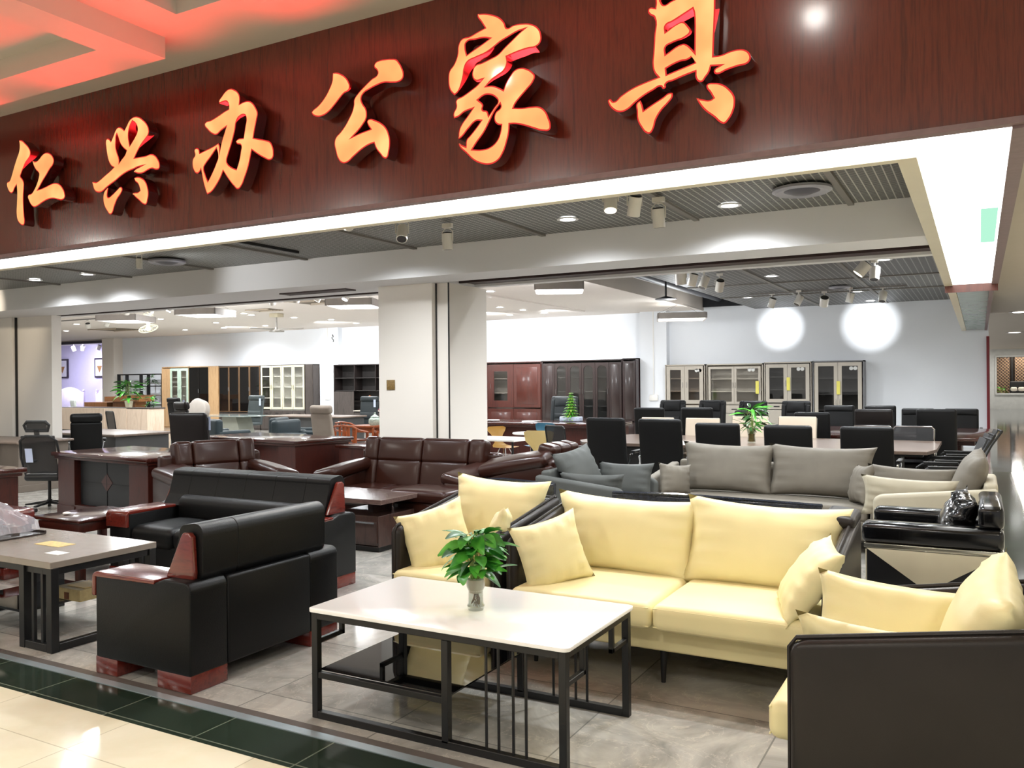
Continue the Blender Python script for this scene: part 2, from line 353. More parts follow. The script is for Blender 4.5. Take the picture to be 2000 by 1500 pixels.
# outlines of the six lit characters on the fascia, metres (x, z)
LETTERS = [[[(-7.33,3.729),(-7.295,3.725),(-7.241,3.69),(-7.188,3.644),(-7.167,3.605),(-7.175,3.571),(-7.204,3.546),(-7.239,3.521),(-7.27,3.483),(-7.305,3.434),(-7.315,3.415),(-7.291,3.391),(-7.267,3.353),(-7.268,3.305),(-7.275,3.247),(-7.275,3.158),(-7.267,3.068),(-7.26,3.014),(-7.273,2.986),(-7.298,2.985),(-7.332,3.004),(-7.362,3.036),(-7.376,3.091),(-7.372,3.169),(-7.365,3.257),(-7.367,3.317),(-7.371,3.347),(-7.402,3.321),(-7.428,3.288),(-7.453,3.282),(-7.483,3.301),(-7.505,3.333),(-7.515,3.371),(-7.507,3.385),(-7.477,3.39),(-7.44,3.44),(-7.409,3.501),(-7.363,3.579),(-7.332,3.628),(-7.321,3.68)],[(-7.141,3.525),(-7.083,3.513),(-7.049,3.525),(-6.996,3.558),(-6.944,3.569),(-6.897,3.556),(-6.855,3.522),(-6.841,3.486),(-6.856,3.453),(-6.894,3.426),(-6.947,3.378),(-7.0,3.332),(-7.048,3.285),(-7.068,3.267),(-7.02,3.27),(-6.944,3.282),(-6.868,3.296),(-6.812,3.295),(-6.766,3.278),(-6.72,3.235),(-6.698,3.193),(-6.698,3.161),(-6.74,3.143),(-6.786,3.151),(-6.851,3.167),(-6.917,3.169),(-7.003,3.152),(-7.08,3.128),(-7.124,3.124),(-7.162,3.146),(-7.196,3.191),(-7.21,3.222),(-7.2,3.238),(-7.156,3.245),(-7.116,3.276),(-7.077,3.324),(-7.052,3.373),(-7.047,3.402),(-7.085,3.436),(-7.118,3.475)]],[[(-5.809,3.695),(-5.767,3.688),(-5.717,3.661),(-5.667,3.617),(-5.644,3.574),(-5.647,3.536),(-5.677,3.507),(-5.728,3.469),(-5.771,3.425),(-5.814,3.372),(-5.746,3.371),(-5.679,3.37),(-5.621,3.376),(-5.579,3.362),(-5.543,3.327),(-5.523,3.286),(-5.528,3.253),(-5.556,3.246),(-5.614,3.262),(-5.664,3.254),(-5.714,3.241),(-5.773,3.243),(-5.824,3.263),(-5.815,3.274),(-5.739,3.296),(-5.772,3.295),(-5.832,3.284),(-5.901,3.273),(-5.979,3.249),(-6.05,3.218),(-6.112,3.196),(-6.166,3.174),(-6.211,3.153),(-6.265,3.151),(-6.306,3.173),(-6.328,3.216),(-6.337,3.244),(-6.319,3.245),(-6.282,3.237),(-6.246,3.247),(-6.173,3.279),(-6.101,3.31),(-6.066,3.329),(-6.092,3.343),(-6.123,3.382),(-6.142,3.431),(-6.156,3.502),(-6.16,3.549),(-6.151,3.567),(-6.129,3.57),(-6.094,3.542),(-6.066,3.581),(-6.035,3.625),(-6.008,3.641),(-5.974,3.636),(-5.93,3.606),(-5.904,3.636),(-5.869,3.676),(-5.835,3.691)],[(-5.835,3.665),(-5.801,3.643),(-5.776,3.606),(-5.777,3.572),(-5.803,3.536),(-5.837,3.502),(-5.868,3.473),(-5.876,3.508),(-5.884,3.554),(-5.879,3.593),(-5.861,3.635)],[(-6.022,3.594),(-6.009,3.567),(-5.984,3.512),(-5.95,3.473),(-5.907,3.441),(-5.925,3.412),(-5.969,3.379),(-5.999,3.354),(-5.999,3.388),(-6.02,3.437),(-6.037,3.485),(-6.036,3.542),(-6.031,3.581)],[(-6.135,3.176),(-6.144,3.143),(-6.147,3.108),(-6.136,3.098),(-6.087,3.113),(-6.024,3.146),(-5.98,3.164),(-5.963,3.144),(-5.981,3.112),(-6.026,3.072),(-6.062,3.018),(-6.093,2.964),(-6.116,2.958),(-6.151,2.988),(-6.186,3.038),(-6.199,3.091),(-6.193,3.131),(-6.175,3.158)],[(-5.82,3.215),(-5.782,3.219),(-5.732,3.204),(-5.69,3.174),(-5.662,3.12),(-5.654,3.075),(-5.663,3.031),(-5.684,2.992),(-5.709,2.995),(-5.768,3.035),(-5.818,3.071),(-5.842,3.094),(-5.818,3.099),(-5.775,3.097),(-5.75,3.108),(-5.758,3.132),(-5.774,3.162),(-5.808,3.188)]],[[(-4.759,3.733),(-4.718,3.72),(-4.677,3.689),(-4.662,3.654),(-4.666,3.605),(-4.629,3.613),(-4.573,3.613),(-4.541,3.596),(-4.505,3.552),(-4.488,3.514),(-4.498,3.469),(-4.519,3.397),(-4.532,3.343),(-4.472,3.326),(-4.409,3.308),(-4.371,3.291),(-4.348,3.256),(-4.339,3.214),(-4.347,3.175),(-4.376,3.163),(-4.427,3.183),(-4.49,3.218),(-4.549,3.258),(-4.566,3.199),(-4.587,3.137),(-4.62,3.071),(-4.654,3.016),(-4.691,2.994),(-4.727,3.019),(-4.785,3.079),(-4.838,3.146),(-4.86,3.107),(-4.911,3.047),(-4.963,3.005),(-5.006,2.992),(-5.021,3.024),(-5.04,3.074),(-5.056,3.131),(-5.069,3.187),(-5.086,3.168),(-5.113,3.16),(-5.147,3.191),(-5.16,3.242),(-5.151,3.278),(-5.131,3.299),(-5.137,3.337),(-5.123,3.35),(-5.093,3.343),(-5.08,3.308),(-5.019,3.321),(-4.942,3.337),(-4.882,3.355),(-4.872,3.336),(-4.87,3.294),(-4.848,3.363),(-4.822,3.419),(-4.801,3.463),(-4.855,3.442),(-4.906,3.419),(-4.949,3.434),(-4.996,3.472),(-5.025,3.51),(-5.016,3.526),(-4.956,3.535),(-4.879,3.556),(-4.812,3.578),(-4.774,3.587),(-4.774,3.614),(-4.794,3.644),(-4.836,3.648),(-4.87,3.644),(-4.874,3.66),(-4.844,3.691),(-4.801,3.723)],[(-4.672,3.514),(-4.614,3.517),(-4.6,3.491),(-4.611,3.434),(-4.629,3.355),(-4.682,3.356),(-4.707,3.342),(-4.695,3.323),(-4.654,3.305),(-4.659,3.259),(-4.676,3.196),(-4.701,3.14),(-4.75,3.161),(-4.792,3.194),(-4.8,3.213),(-4.782,3.264),(-4.748,3.336),(-4.714,3.426),(-4.697,3.489)],[(-4.904,3.32),(-4.887,3.257),(-4.909,3.209),(-4.953,3.142),(-4.996,3.087),(-5.022,3.139),(-5.038,3.196),(-5.021,3.218),(-4.968,3.262)]],[[(-3.795,3.67),(-3.767,3.669),(-3.727,3.653),(-3.687,3.624),(-3.661,3.588),(-3.651,3.556),(-3.662,3.531),(-3.702,3.517),(-3.736,3.492),(-3.784,3.452),(-3.839,3.414),(-3.887,3.398),(-3.936,3.399),(-3.977,3.42),(-3.986,3.438),(-3.97,3.451),(-3.928,3.471),(-3.872,3.515),(-3.83,3.566),(-3.802,3.619),(-3.798,3.655)],[(-3.438,3.671),(-3.406,3.681),(-3.355,3.68),(-3.305,3.673),(-3.268,3.662),(-3.249,3.641),(-3.225,3.601),(-3.212,3.559),(-3.22,3.53),(-3.251,3.515),(-3.307,3.519),(-3.37,3.53),(-3.433,3.522),(-3.491,3.507),(-3.537,3.489),(-3.556,3.461),(-3.544,3.423),(-3.519,3.388),(-3.511,3.351),(-3.516,3.321),(-3.546,3.284),(-3.586,3.249),(-3.629,3.219),(-3.573,3.232),(-3.481,3.246),(-3.504,3.28),(-3.508,3.304),(-3.487,3.314),(-3.442,3.299),(-3.392,3.271),(-3.354,3.234),(-3.332,3.186),(-3.325,3.139),(-3.334,3.079),(-3.35,3.041),(-3.369,3.039),(-3.406,3.074),(-3.438,3.114),(-3.454,3.152),(-3.502,3.144),(-3.561,3.121),(-3.627,3.084),(-3.68,3.054),(-3.721,3.055),(-3.754,3.085),(-3.777,3.146),(-3.787,3.2),(-3.773,3.235),(-3.738,3.261),(-3.698,3.297),(-3.664,3.339),(-3.633,3.386),(-3.62,3.425),(-3.616,3.461),(-3.583,3.497),(-3.53,3.534),(-3.471,3.57),(-3.42,3.596),(-3.423,3.617),(-3.448,3.648)]],[[(-2.658,3.822),(-2.602,3.812),(-2.547,3.792),(-2.501,3.765),(-2.47,3.728),(-2.455,3.695),(-2.409,3.702),(-2.349,3.699),(-2.289,3.683),(-2.245,3.651),(-2.227,3.611),(-2.231,3.566),(-2.26,3.545),(-2.32,3.544),(-2.388,3.537),(-2.457,3.524),(-2.453,3.49),(-2.473,3.446),(-2.52,3.421),(-2.567,3.399),(-2.599,3.373),(-2.559,3.369),(-2.513,3.349),(-2.482,3.33),(-2.466,3.365),(-2.435,3.406),(-2.404,3.434),(-2.366,3.44),(-2.321,3.426),(-2.284,3.398),(-2.27,3.376),(-2.281,3.345),(-2.322,3.306),(-2.368,3.267),(-2.402,3.233),(-2.414,3.212),(-2.353,3.202),(-2.294,3.199),(-2.242,3.19),(-2.205,3.161),(-2.184,3.119),(-2.17,3.071),(-2.177,3.046),(-2.221,3.046),(-2.28,3.068),(-2.339,3.093),(-2.4,3.113),(-2.442,3.119),(-2.446,3.073),(-2.462,3.015),(-2.49,2.952),(-2.525,2.913),(-2.58,2.897),(-2.635,2.907),(-2.691,2.935),(-2.747,2.987),(-2.795,3.035),(-2.803,3.056),(-2.75,3.029),(-2.744,3.069),(-2.717,3.093),(-2.673,3.134),(-2.64,3.169),(-2.672,3.174),(-2.729,3.136),(-2.778,3.092),(-2.803,3.081),(-2.798,3.133),(-2.777,3.171),(-2.736,3.213),(-2.7,3.252),(-2.76,3.241),(-2.801,3.22),(-2.834,3.214),(-2.838,3.243),(-2.817,3.281),(-2.817,3.323),(-2.767,3.342),(-2.71,3.367),(-2.662,3.392),(-2.63,3.418),(-2.678,3.419),(-2.698,3.447),(-2.697,3.481),(-2.677,3.512),(-2.629,3.52),(-2.573,3.533),(-2.518,3.549),(-2.472,3.581),(-2.425,3.612),(-2.364,3.652),(-2.345,3.662),(-2.379,3.659),(-2.44,3.641),(-2.502,3.62),(-2.549,3.596),(-2.604,3.573),(-2.676,3.559),(-2.733,3.543),(-2.753,3.512),(-2.762,3.465),(-2.779,3.413),(-2.8,3.375),(-2.829,3.356),(-2.861,3.393),(-2.873,3.465),(-2.864,3.512),(-2.831,3.547),(-2.806,3.598),(-2.797,3.659),(-2.772,3.692),(-2.715,3.697),(-2.651,3.715),(-2.607,3.726),(-2.634,3.769),(-2.658,3.805)],[(-2.74,3.664),(-2.675,3.669),(-2.611,3.666),(-2.576,3.655),(-2.628,3.632),(-2.692,3.607),(-2.736,3.588),(-2.746,3.635)],[(-2.659,3.3),(-2.615,3.32),(-2.576,3.316),(-2.537,3.293),(-2.521,3.266),(-2.545,3.237),(-2.585,3.192),(-2.596,3.221),(-2.628,3.236),(-2.624,3.263)],[(-2.506,3.25),(-2.502,3.23),(-2.538,3.202),(-2.546,3.156),(-2.523,3.128),(-2.499,3.121),(-2.508,3.075),(-2.531,3.032),(-2.579,3.001),(-2.634,2.995),(-2.702,3.005),(-2.674,3.039),(-2.617,3.099),(-2.577,3.16),(-2.545,3.21)]],[[(-1.538,3.695),(-1.376,3.708),(-1.236,3.694),(-1.202,3.667),(-1.201,3.575),(-1.204,3.479),(-1.21,3.359),(-1.213,3.288),(-1.172,3.287),(-1.123,3.297),(-1.076,3.298),(-1.043,3.286),(-1.022,3.26),(-1.022,3.232),(-1.038,3.216),(-1.086,3.211),(-1.143,3.202),(-1.197,3.19),(-1.211,3.2),(-1.209,3.217),(-1.182,3.231),(-1.226,3.237),(-1.236,3.209),(-1.256,3.184),(-1.275,3.164),(-1.295,3.168),(-1.31,3.191),(-1.312,3.224),(-1.365,3.214),(-1.431,3.198),(-1.475,3.186),(-1.475,3.169),(-1.491,3.164),(-1.504,3.179),(-1.546,3.166),(-1.598,3.145),(-1.652,3.114),(-1.695,3.085),(-1.739,3.077),(-1.783,3.1),(-1.81,3.14),(-1.812,3.156),(-1.799,3.161),(-1.777,3.142),(-1.733,3.168),(-1.667,3.198),(-1.587,3.219),(-1.519,3.232),(-1.539,3.26),(-1.549,3.302),(-1.544,3.371),(-1.539,3.45),(-1.537,3.56),(-1.563,3.581),(-1.573,3.603),(-1.563,3.618),(-1.531,3.611),(-1.528,3.638)],[(-1.5,3.644),(-1.482,3.617),(-1.44,3.629),(-1.336,3.649),(-1.336,3.669),(-1.479,3.657)],[(-1.472,3.502),(-1.434,3.516),(-1.324,3.561),(-1.317,3.537),(-1.316,3.332),(-1.329,3.349),(-1.359,3.379),(-1.379,3.386),(-1.474,3.348),(-1.473,3.387),(-1.44,3.401),(-1.358,3.421),(-1.335,3.443),(-1.348,3.475),(-1.378,3.504),(-1.398,3.503),(-1.473,3.469)],[(-1.472,3.27),(-1.431,3.285),(-1.39,3.294),(-1.354,3.295),(-1.324,3.309),(-1.314,3.273),(-1.38,3.258),(-1.469,3.238)],[(-1.62,3.124),(-1.609,3.097),(-1.602,3.065),(-1.557,3.088),(-1.494,3.117),(-1.457,3.136),(-1.437,3.133),(-1.437,3.113),(-1.463,3.082),(-1.5,3.049),(-1.531,3.004),(-1.547,2.956),(-1.566,2.934),(-1.59,2.94),(-1.616,2.972),(-1.639,3.021),(-1.642,3.067),(-1.644,3.107),(-1.633,3.118)],[(-1.248,3.146),(-1.212,3.147),(-1.168,3.132),(-1.13,3.099),(-1.106,3.061),(-1.102,3.027),(-1.112,2.981),(-1.136,2.942),(-1.16,2.924),(-1.179,2.932),(-1.213,2.966),(-1.262,3.01),(-1.291,3.049),(-1.308,3.084),(-1.271,3.07),(-1.232,3.061),(-1.217,3.068),(-1.232,3.097),(-1.253,3.135)]]]

# ------------------------------------------------------------------ floors
marble = tiles('marble_floor', (134, 132, 127), (178, 174, 166), (124, 122, 118), (.8, .8), .10, (206, 196, 182))
green = tiles('green_border', (30, 42, 34), (44, 56, 46), (110, 118, 104), (.6, .9), .10, None, (0.1, .05), .004)
creamt = tiles('cream_tile', (230, 224, 196), (238, 233, 210), (200, 194, 168), (.8, .8), .10, None, (.3, .1), .003)
greyt = tiles('grey_corridor_tile', (78, 82, 84), (100, 104, 104), (130, 134, 132), (.6, .6), .07, None, (.2, .1), .004)
plum = plain('plum_trim', (120, 98, 98), .5, .1, 20)
sb('floor', marble, (-36, .19, 3.0, 22, -.06, 0))
sb('trim_1', plain('threshold_stone', (98, 92, 88), .15, .1), (-36, .19, 2.945, 3.0, -.06, 0))
sb('trim_2', plain('steel_strip', (190, 205, 212), .25, .02, metal=.6), (-36, .21, 2.895, 2.945, -.06, .003))
sb('floor_border', green, (-36, .46, 2.62, 2.895, -.06, -.0005), (.19, .46, 2.895, 16.5, -.06, -.0005))
sb('floor_border_rear', greyt, (.19, 4, 16.5, 50, -.06, -.0005))
sb('floor_corridor', creamt, (-36, 4, -8, 2.62, -.06, -.001), (.46, 4, 2.62, 16.5, -.06, -.001))

# ------------------------------------------------------------------ walls
sb('wall_back', white2, (-29.6, .2, 22, 22.2, 0, 3.9), (-8.0, -7.26, 21.75, 22, 0, 3.45), (-19.3, -18.5, 21.8, 22, 0, 3.45))
sb('wall_back_corner', plain('cream_wall', (222, 214, 204), .8, .01), (-30.3, -29.6, 21.6, 22.2, 0, 3.5), (-34.5, -30.3, 21.95, 22.15, 3.4, 3.9))
sb('trim_11', plain('door_header_dark', (60, 58, 66), .5), (-34.5, -30.3, 21.9, 22.2, 3.3, 3.4))
sb('wall_left', white, (-34.7, -34.5, 9, 22, 0, 3.9))
sb('wall_right', white, (4.0, 4.2, 2, 50, 0, 3.2))
sb('trim_3', plain('red_end_trim', (112, 12, 26), .35, .05), (.155, .215, 21.9, 22.25, 0, 2.52))
purple = plain('lilac_wall', (208, 204, 238), .8, .02)
sb('wall_lilac', purple, (-46, -29.5, 28, 28.2, 0, 4.3), (-46.2, -46, 22.2, 28.2, 0, 4.3), (-29.6, -29.4, 22.2, 28, 0, 4.3))
sb('ceiling_lilac', white, (-46, -29.5, 22.2, 28, 3.7, 3.8))
sb('floor_lilac', marble, (-46, -29.5, 22, 28.2, -.06, 0))
lamp('AREA', 'bedroom_shop_light', (-38.5, 25, 3.6), 420, (.86, .84, 1.0), 2.0)
aim(lamp('SPOT', 'bedroom_spot_lamp', (-38.8, 26.2, 3.4), 160, (.9, .9, 1), .03, spot=60), (-40.2, 28, 2.8))
# pillars
pillar = plain('pillar_paint', (228, 222, 214), .7, .012, 1.2)
m = MB(); m.box(-6.43, -5.645, 8.33, 9.3, 0, 2.76); m.box(-5.64, -5.47, 8.42, 9.3, 0, 2.76)
struct('wall_pillar_middle', m, pillar, smooth=False)
sb('trim_4', plain('shutter_rail', (26, 24, 24), .5, .05), (-5.645, -5.63, 8.405, 8.42, 0, 2.76), (-5.472, -5.458, 8.408, 8.422, 0, 2.76))
sb('wall_pillar_left', pillar, (-20, -14.48, 8.62, 9.3, 0, 2.76), (-14.45, -13.5, 8.7, 8.87, 0, 2.76))
sb('trim_5', MATS['shutter_rail'], (-14.48, -14.45, 8.67, 8.70, 0, 2.76))
# ------------------------------------------------------------------ beam with roller shutter slot
darkslot = plain('slot_dark', (46, 26, 24), .5, .1)
sb('ceiling_beam', plain('beam_paint', (219, 218, 219), .75, .012, 1.2),
   (-20, -.37, 7.8, 8.36, 2.76, 3.5), (-20, -.37, 8.98, 9.12, 2.76, 3.5), (-6.43, -5.45, 8.36, 8.98, 2.761, 3.5), (-20, -6.43, 8.36, 8.78, 2.76, 3.5))
sb('trim_6', darkslot, (-5.45, -.37, 8.36, 8.98, 2.9, 3.4), (-20, -6.43, 8.78, 8.98, 2.85, 3.4), (-14.45, -6.43, 8.94, 8.979, 2.765, 2.86), (-5.45, -.37, 8.62, 8.66, 2.77, 2.9), (-5.45, -.37, 8.8, 8.98, 2.79, 2.9))
hatch = MB().box(-7.95, -6.85, 8.22, 8.42, 2.745, 2.762).build('access_hatch', plain('dark_hatch', (52, 36, 34), .6), smooth=False)
tag(hatch, 'dark access slot in the soffit of the beam left of the middle pillar', 'hatch')
sock = MB().box(-6.31, -6.19, 8.318, 8.332, 1.5, 1.62, .003).build('switch_plate', plain('brass_plate', (124, 98, 52), .5, .3, 60))
tag(sock, 'small brown patterned plate on the front of the middle pillar', 'switch plate')

# ------------------------------------------------------------------ ceilings
meshc = meshmetal('expanded_mesh_panel')
meshb = meshmetal('expanded_mesh_rear', .10, .07, (140, 137, 134), (44, 44, 46))
sb('ceiling_front', meshc, (-20, -.37, 5.0, 7.8, 3.09, 3.2))
ribm = plain('ceiling_rib', (118, 114, 108), .5)
for i, x in enumerate((-11.9, -10.3, -8.7, -7.1, -5.5, -3.9, -2.3, -.95)):
    o = sb('trim_rib', ribm, (x-.025, x+.025, 5.02, 7.8, 3.07, 3.1))
for i, x in enumerate((-6.7,)):
    sb('trim_slot', blk, (x-.1, x-.05, 5.6, 7.3, 3.06, 3.1))
sb('ceiling_rear_mesh', meshb, (-5.0, -.36, 9.12, 22, 3.4, 3.5))
for y in (11.5, 13.9, 16.3, 18.7): sb('trim_rib', ribm, (-5.0, -.36, y-.03, y+.03, 3.38, 3.41))
for x in (-3.4, -1.9): sb('trim_rib', ribm, (x-.03, x+.03, 9.2, 22, 3.38, 3.41))
gyp = plain('gypsum_ceiling', (216, 208, 200), .85, .01)
sb('ceiling_gypsum', gyp, (-34.6, -6.35, 9.12, 22, 3.44, 3.6), (-6.4, -6.32, 9.12, 22, 3.42, 3.75), (-9.2, -9.05, 12, 20.5, 3.41, 3.45))
sb('ceiling_void', plain('void_black', (26, 28, 34), .8, .2), (-6.35, -5.0, 9.12, 22, 4.0, 4.1), (-5.02, -4.98, 9.12, 22, 3.5, 4.0), (-6.34, -5.0, 21.9, 22, 3.5, 4.0))
m = MB()
for x, z, r in ((-5.9, 3.72, .1), (-5.5, 3.78, .13), (-5.2, 3.66, .06)): m.cyl((x, 9.2, z), (x, 21.9, z), r)
tag(m.build('ceiling_duct', plain('duct_grey', (62, 64, 72), .5)), 'dark grey ducts running through the open strip of ceiling', 'duct')
# corridor ceiling beyond the sign and the coffered mall ceiling in front
tan = plain('mall_ceiling', (188, 178, 164), .8, .012)
sb('ceiling_corridor', tan, (.2, 4, 4.75, 50, 3.05, 3.2))
sb('trim_corridor_slot', blk, (.55, 3, 8.1, 8.3, 3.03, 3.06))
def holed(name, mat, X0, X1, Y0, Y1, z0, z1, holes):
    xs = sorted({X0, X1, *[h[0] for h in holes], *[h[1] for h in holes]}); ys = sorted({Y0, Y1, *[h[2] for h in holes], *[h[3] for h in holes]})
    bx = []
    for a, b in zip(xs, xs[1:]):
        for c, d in zip(ys, ys[1:]):
            if any(h[0] <= (a+b)/2 <= h[1] and h[2] <= (c+d)/2 <= h[3] for h in holes): continue
            bx.append((a, b, c, d, z0, z1))
    return sb(name, mat, *bx)
holed('ceiling', tan, -20, 4, -6, 4.75, 4.05, 4.2, [(-4.67, -3.0, 2.3, 3.9)])
holed('ceiling_dropped_panel', tan, -20, -5.05, -6, 4.12, 3.9, 4.05, [(-8.3, -5.33, 1.5, 3.78)])
brownr = plain('coffer_brown', (92, 78, 66), .7)
sb('ceiling_coffer', brownr, (-4.67, -3.0, 2.3, 3.9, 4.3, 4.35), (-4.7, -4.67, 2.3, 3.9, 4.2, 4.35), (-4.7, -3, 3.9, 3.93, 4.2, 4.35))
# fascia
fw = wood('fascia_laminate', (72, 24, 18), (96, 37, 26), .22, (16, 16, .9), .5)
sb('wall_fascia', fw, (-20, .2, 4.58, 4.72, 2.775, 4.05), (.2, 4, 4.58, 4.72, 3.05, 4.05))
sb('wall_fascia_back', white, (-20, .2, 4.72, 4.76, 2.78, 4.05))
sb('trim_7', plum, (-20, .2, 4.555, 4.62, 2.755, 2.785), (.145, .22, 4.6, 12.06, 2.74, 3.06))
sb('trim_8', creamtrim, (-20, -.28, 4.955, 5.03, 2.745, 3.1), (-.375, -.28, 5.03, 12.06, 2.745, 3.45))
# glowing soffit panel
lp = MB().prism([(-20, 4.62), (.145, 4.62), (.145, 12.06), (-.28, 12.06), (-.28, 4.955), (-20, 4.955)], 'z', 2.757, 2.772)
o = lp.build('light_panel', glow('soffit_glow', (1, .985, .95), PANEL), smooth=False)
tag(o, 'long glowing white light panel under the shop fascia turning back into the shop', 'light panel')
sb('trim_9', wood('brown_board', (74, 34, 24), (96, 46, 32), .4), (-.37, .215, 12.06, 12.09, 2.66, 2.765))
sb('ceiling_duct_box', creamtrim, (-.335, -.243, 12.09, 21.98, 2.66, 3.45), (-.24, .12, 12.09, 21.98, 2.70, 3.45))
sb('trim_10', plum, (.12, .17, 12.09, 21.98, 2.66, 3.1))
gp = MB()
for i in range(6): gp.box(-.24, .12, 12.1+i*1.64, 12.1+i*1.64+1.62, 2.675, 2.69)
tag(gp.build('glass_panel_strip', plain('frosted_green_glass', (128, 146, 138), .25, .08), smooth=False), 'unlit grey green glass panels under the duct running to the back wall', 'glass panel')
ex = MB().box(.02, .125, 6.75, 8.4, 2.751, 2.756).build('exit_sticker', plain('pale_green_sticker', (130, 226, 186), .5), smooth=False)
ex.data.materials.clear(); ex.data.materials.append(glow('green_backlit', (.52, 1, .74), .95))  # own emission stands in for panel light coming through the strip
tag(ex, 'pale green translucent strip stuck under the glowing light panel', 'sticker')
rp = MB().box(.17, .2, 6.8, 8.5, 2.76, 3.04).box(.145, .17, 6.8, 8.5, 2.75, 2.9).build('red_side_board', plain('red_side', (150, 50, 50), .5), smooth=False)
tag(rp, 'exposed red board in a gap of the plum trim beside the light panel', 'board')

# ------------------------------------------------------------------ the six lit characters
rimm = glow('letter_rim', (1.0, .05, .045), .8)
facem = bpy.data.materials.new('letter_face'); facem.use_nodes = True
nt = facem.node_tree; nt.nodes.remove(nt.nodes['Principled BSDF']); em = nt.nodes.new('ShaderNodeEmission'); gl = nt.nodes.new('ShaderNodeBsdfGlossy'); gl.inputs['Roughness'].default_value = .08
mx = nt.nodes.new('ShaderNodeAddShader'); fr = nt.nodes.new('ShaderNodeMixShader'); fr.inputs[0].default_value = .05
v = texco(nt); nt.links.new(ramp(nt, noise(nt, v, 3.5, 2), [(.3, (1.0, .38, .13)), (.5, (1.0, .50, .17)), (.7, (1.0, .70, .26))]), em.inputs[0]); em.inputs[1].default_value = 1.12
nt.links.new(em.outputs[0], fr.inputs[1]); nt.links.new(gl.outputs[0], fr.inputs[2]); nt.links.new(fr.outputs[0], nt.nodes['Material Output'].inputs[0])
sidem = plain('letter_return', (66, 12, 12), .12, .05, coat=.6)
def letter_mesh(loops, ext, off):
    cu = bpy.data.curves.new('c', 'CURVE'); cu.dimensions = '2D'; cu.fill_mode = 'BOTH'; cu.extrude = ext; cu.offset = off; cu.resolution_u = 5
    for lp in loops:
        n = len(lp); s = cu.splines.new('BEZIER'); s.bezier_points.add(n-1); s.use_cyclic_u = True
        for i, (x, z) in enumerate(lp):
            bp = s.bezier_points[i]; bp.co = (x, z, 0)
            a = Vector(lp[i-1])-Vector(lp[i]); b = Vector(lp[(i+1) % n])-Vector(lp[i])
            sharp = a.angle(b, 3) < R(105)
            bp.handle_left_type = bp.handle_right_type = 'VECTOR' if sharp else 'AUTO'
    ob = bpy.data.objects.new('c', cu); COL.objects.link(ob); dg = bpy.context.evaluated_depsgraph_get()
    me = bpy.data.meshes.new_from_object(ob.evaluated_get(dg)); bpy.data.objects.remove(ob)
    me.transform(Matrix.Rotation(R(90), 4, 'X')); return me
WORDS = ['leftmost of the six', 'second from the left, a long slanted bar', 'third from the left with a hooked frame', 'fourth from the left, slash beside a swoop', 'fifth from the left, densest with many sweeps', 'rightmost, cut by the top of the photo']
for k, loops in enumerate(LETTERS):
    cx = sum(p[0] for p in loops[0])/len(loops[0]); cz = min(p[1] for lp in loops for p in lp)
    t = thing('sign_letter', 'lit orange calligraphic sign character, '+WORDS[k], 'sign letter', (cx, 4.49, cz), group='lit characters on the wooden fascia')
    loc = [[(x-cx, z-cz) for x, z in lp] for lp in loops]
    me = letter_mesh(loc, .045, .0); me.name = 'letter_body'; me.materials.clear(); me.materials.append(sidem); me.materials.append(rimm)
    for p in me.polygons: p.material_index = 1 if p.normal.y < -.9 else 0
    b = bpy.data.objects.new('letter_body', me); COL.objects.link(b); b.parent = t; b['label'] = 'dark red glossy box body with a red rim'
    me = letter_mesh(loc, .003, -.0088); me.materials.clear(); me.materials.append(facem)
    f = bpy.data.objects.new('letter_face', me); COL.objects.link(f); f.parent = t; f.location = (0, -.047, 0); f['label'] = 'glowing orange yellow face'
    l = lamp('AREA', 'letter_glow', (cx, 4.40, cz+.4), REDL, (1.0, .02, .025), .55, rot=(R(90+50), 0, 0)); l.rotation_euler = (R(-90-28), 0, 0); l.data.spread = R(110)

# ------------------------------------------------------------------ light fittings
lens = glow('lamp_lens', (1, .99, .96), 14); lensw = glow('lamp_lens_warm', (1, .86, .62), 16); ringm = plain('lamp_ring', (236, 236, 236), .4)
def downlight(r=.075):
    t = thing('downlight', 'x', 'downlight', group='round downlights')
    MB().lathe([(r*.8, 0), (r*1.15, -.004), (r*1.2, -.012), (r*.85, -.014), (r*.8, -.004)]).build('trim_ring', ringm, t)
    MB().lathe([(0, -.0101), (r*.82, -.010), (r*.82, .0)]).build('lens', lens, t); return t
D0 = downlight(.085)
def place(proto, loc, rz, label, **k):
    if not proto.get('used'):
        proto['used'] = 1; proto.location = loc; proto.rotation_euler = (0, 0, R(rz)); proto['label'] = label
        if 'scale' in k and k['scale']: proto.scale = k['scale']
        return proto
    return dup(proto, loc, rz, label, k.get('scale'))
FL = ['second downlight from the left in the front mesh ceiling strip', 'third and brightest downlight from the left in the front mesh ceiling strip', 'downlight tucked against the light panel at the left of the front mesh ceiling', 'round downlight in the front mesh ceiling above the middle pillar', 'round downlight in the front mesh ceiling beside the round air diffuser at right']
FL[0] = 'leftmost downlight in the front mesh ceiling strip'; FL[1] = 'bright downlight right of the leftmost one in the front mesh ceiling'
for (x, y), lb in zip(FRONT_DOWN, FL): place(D0, (x, y, 3.085), 0, lb)
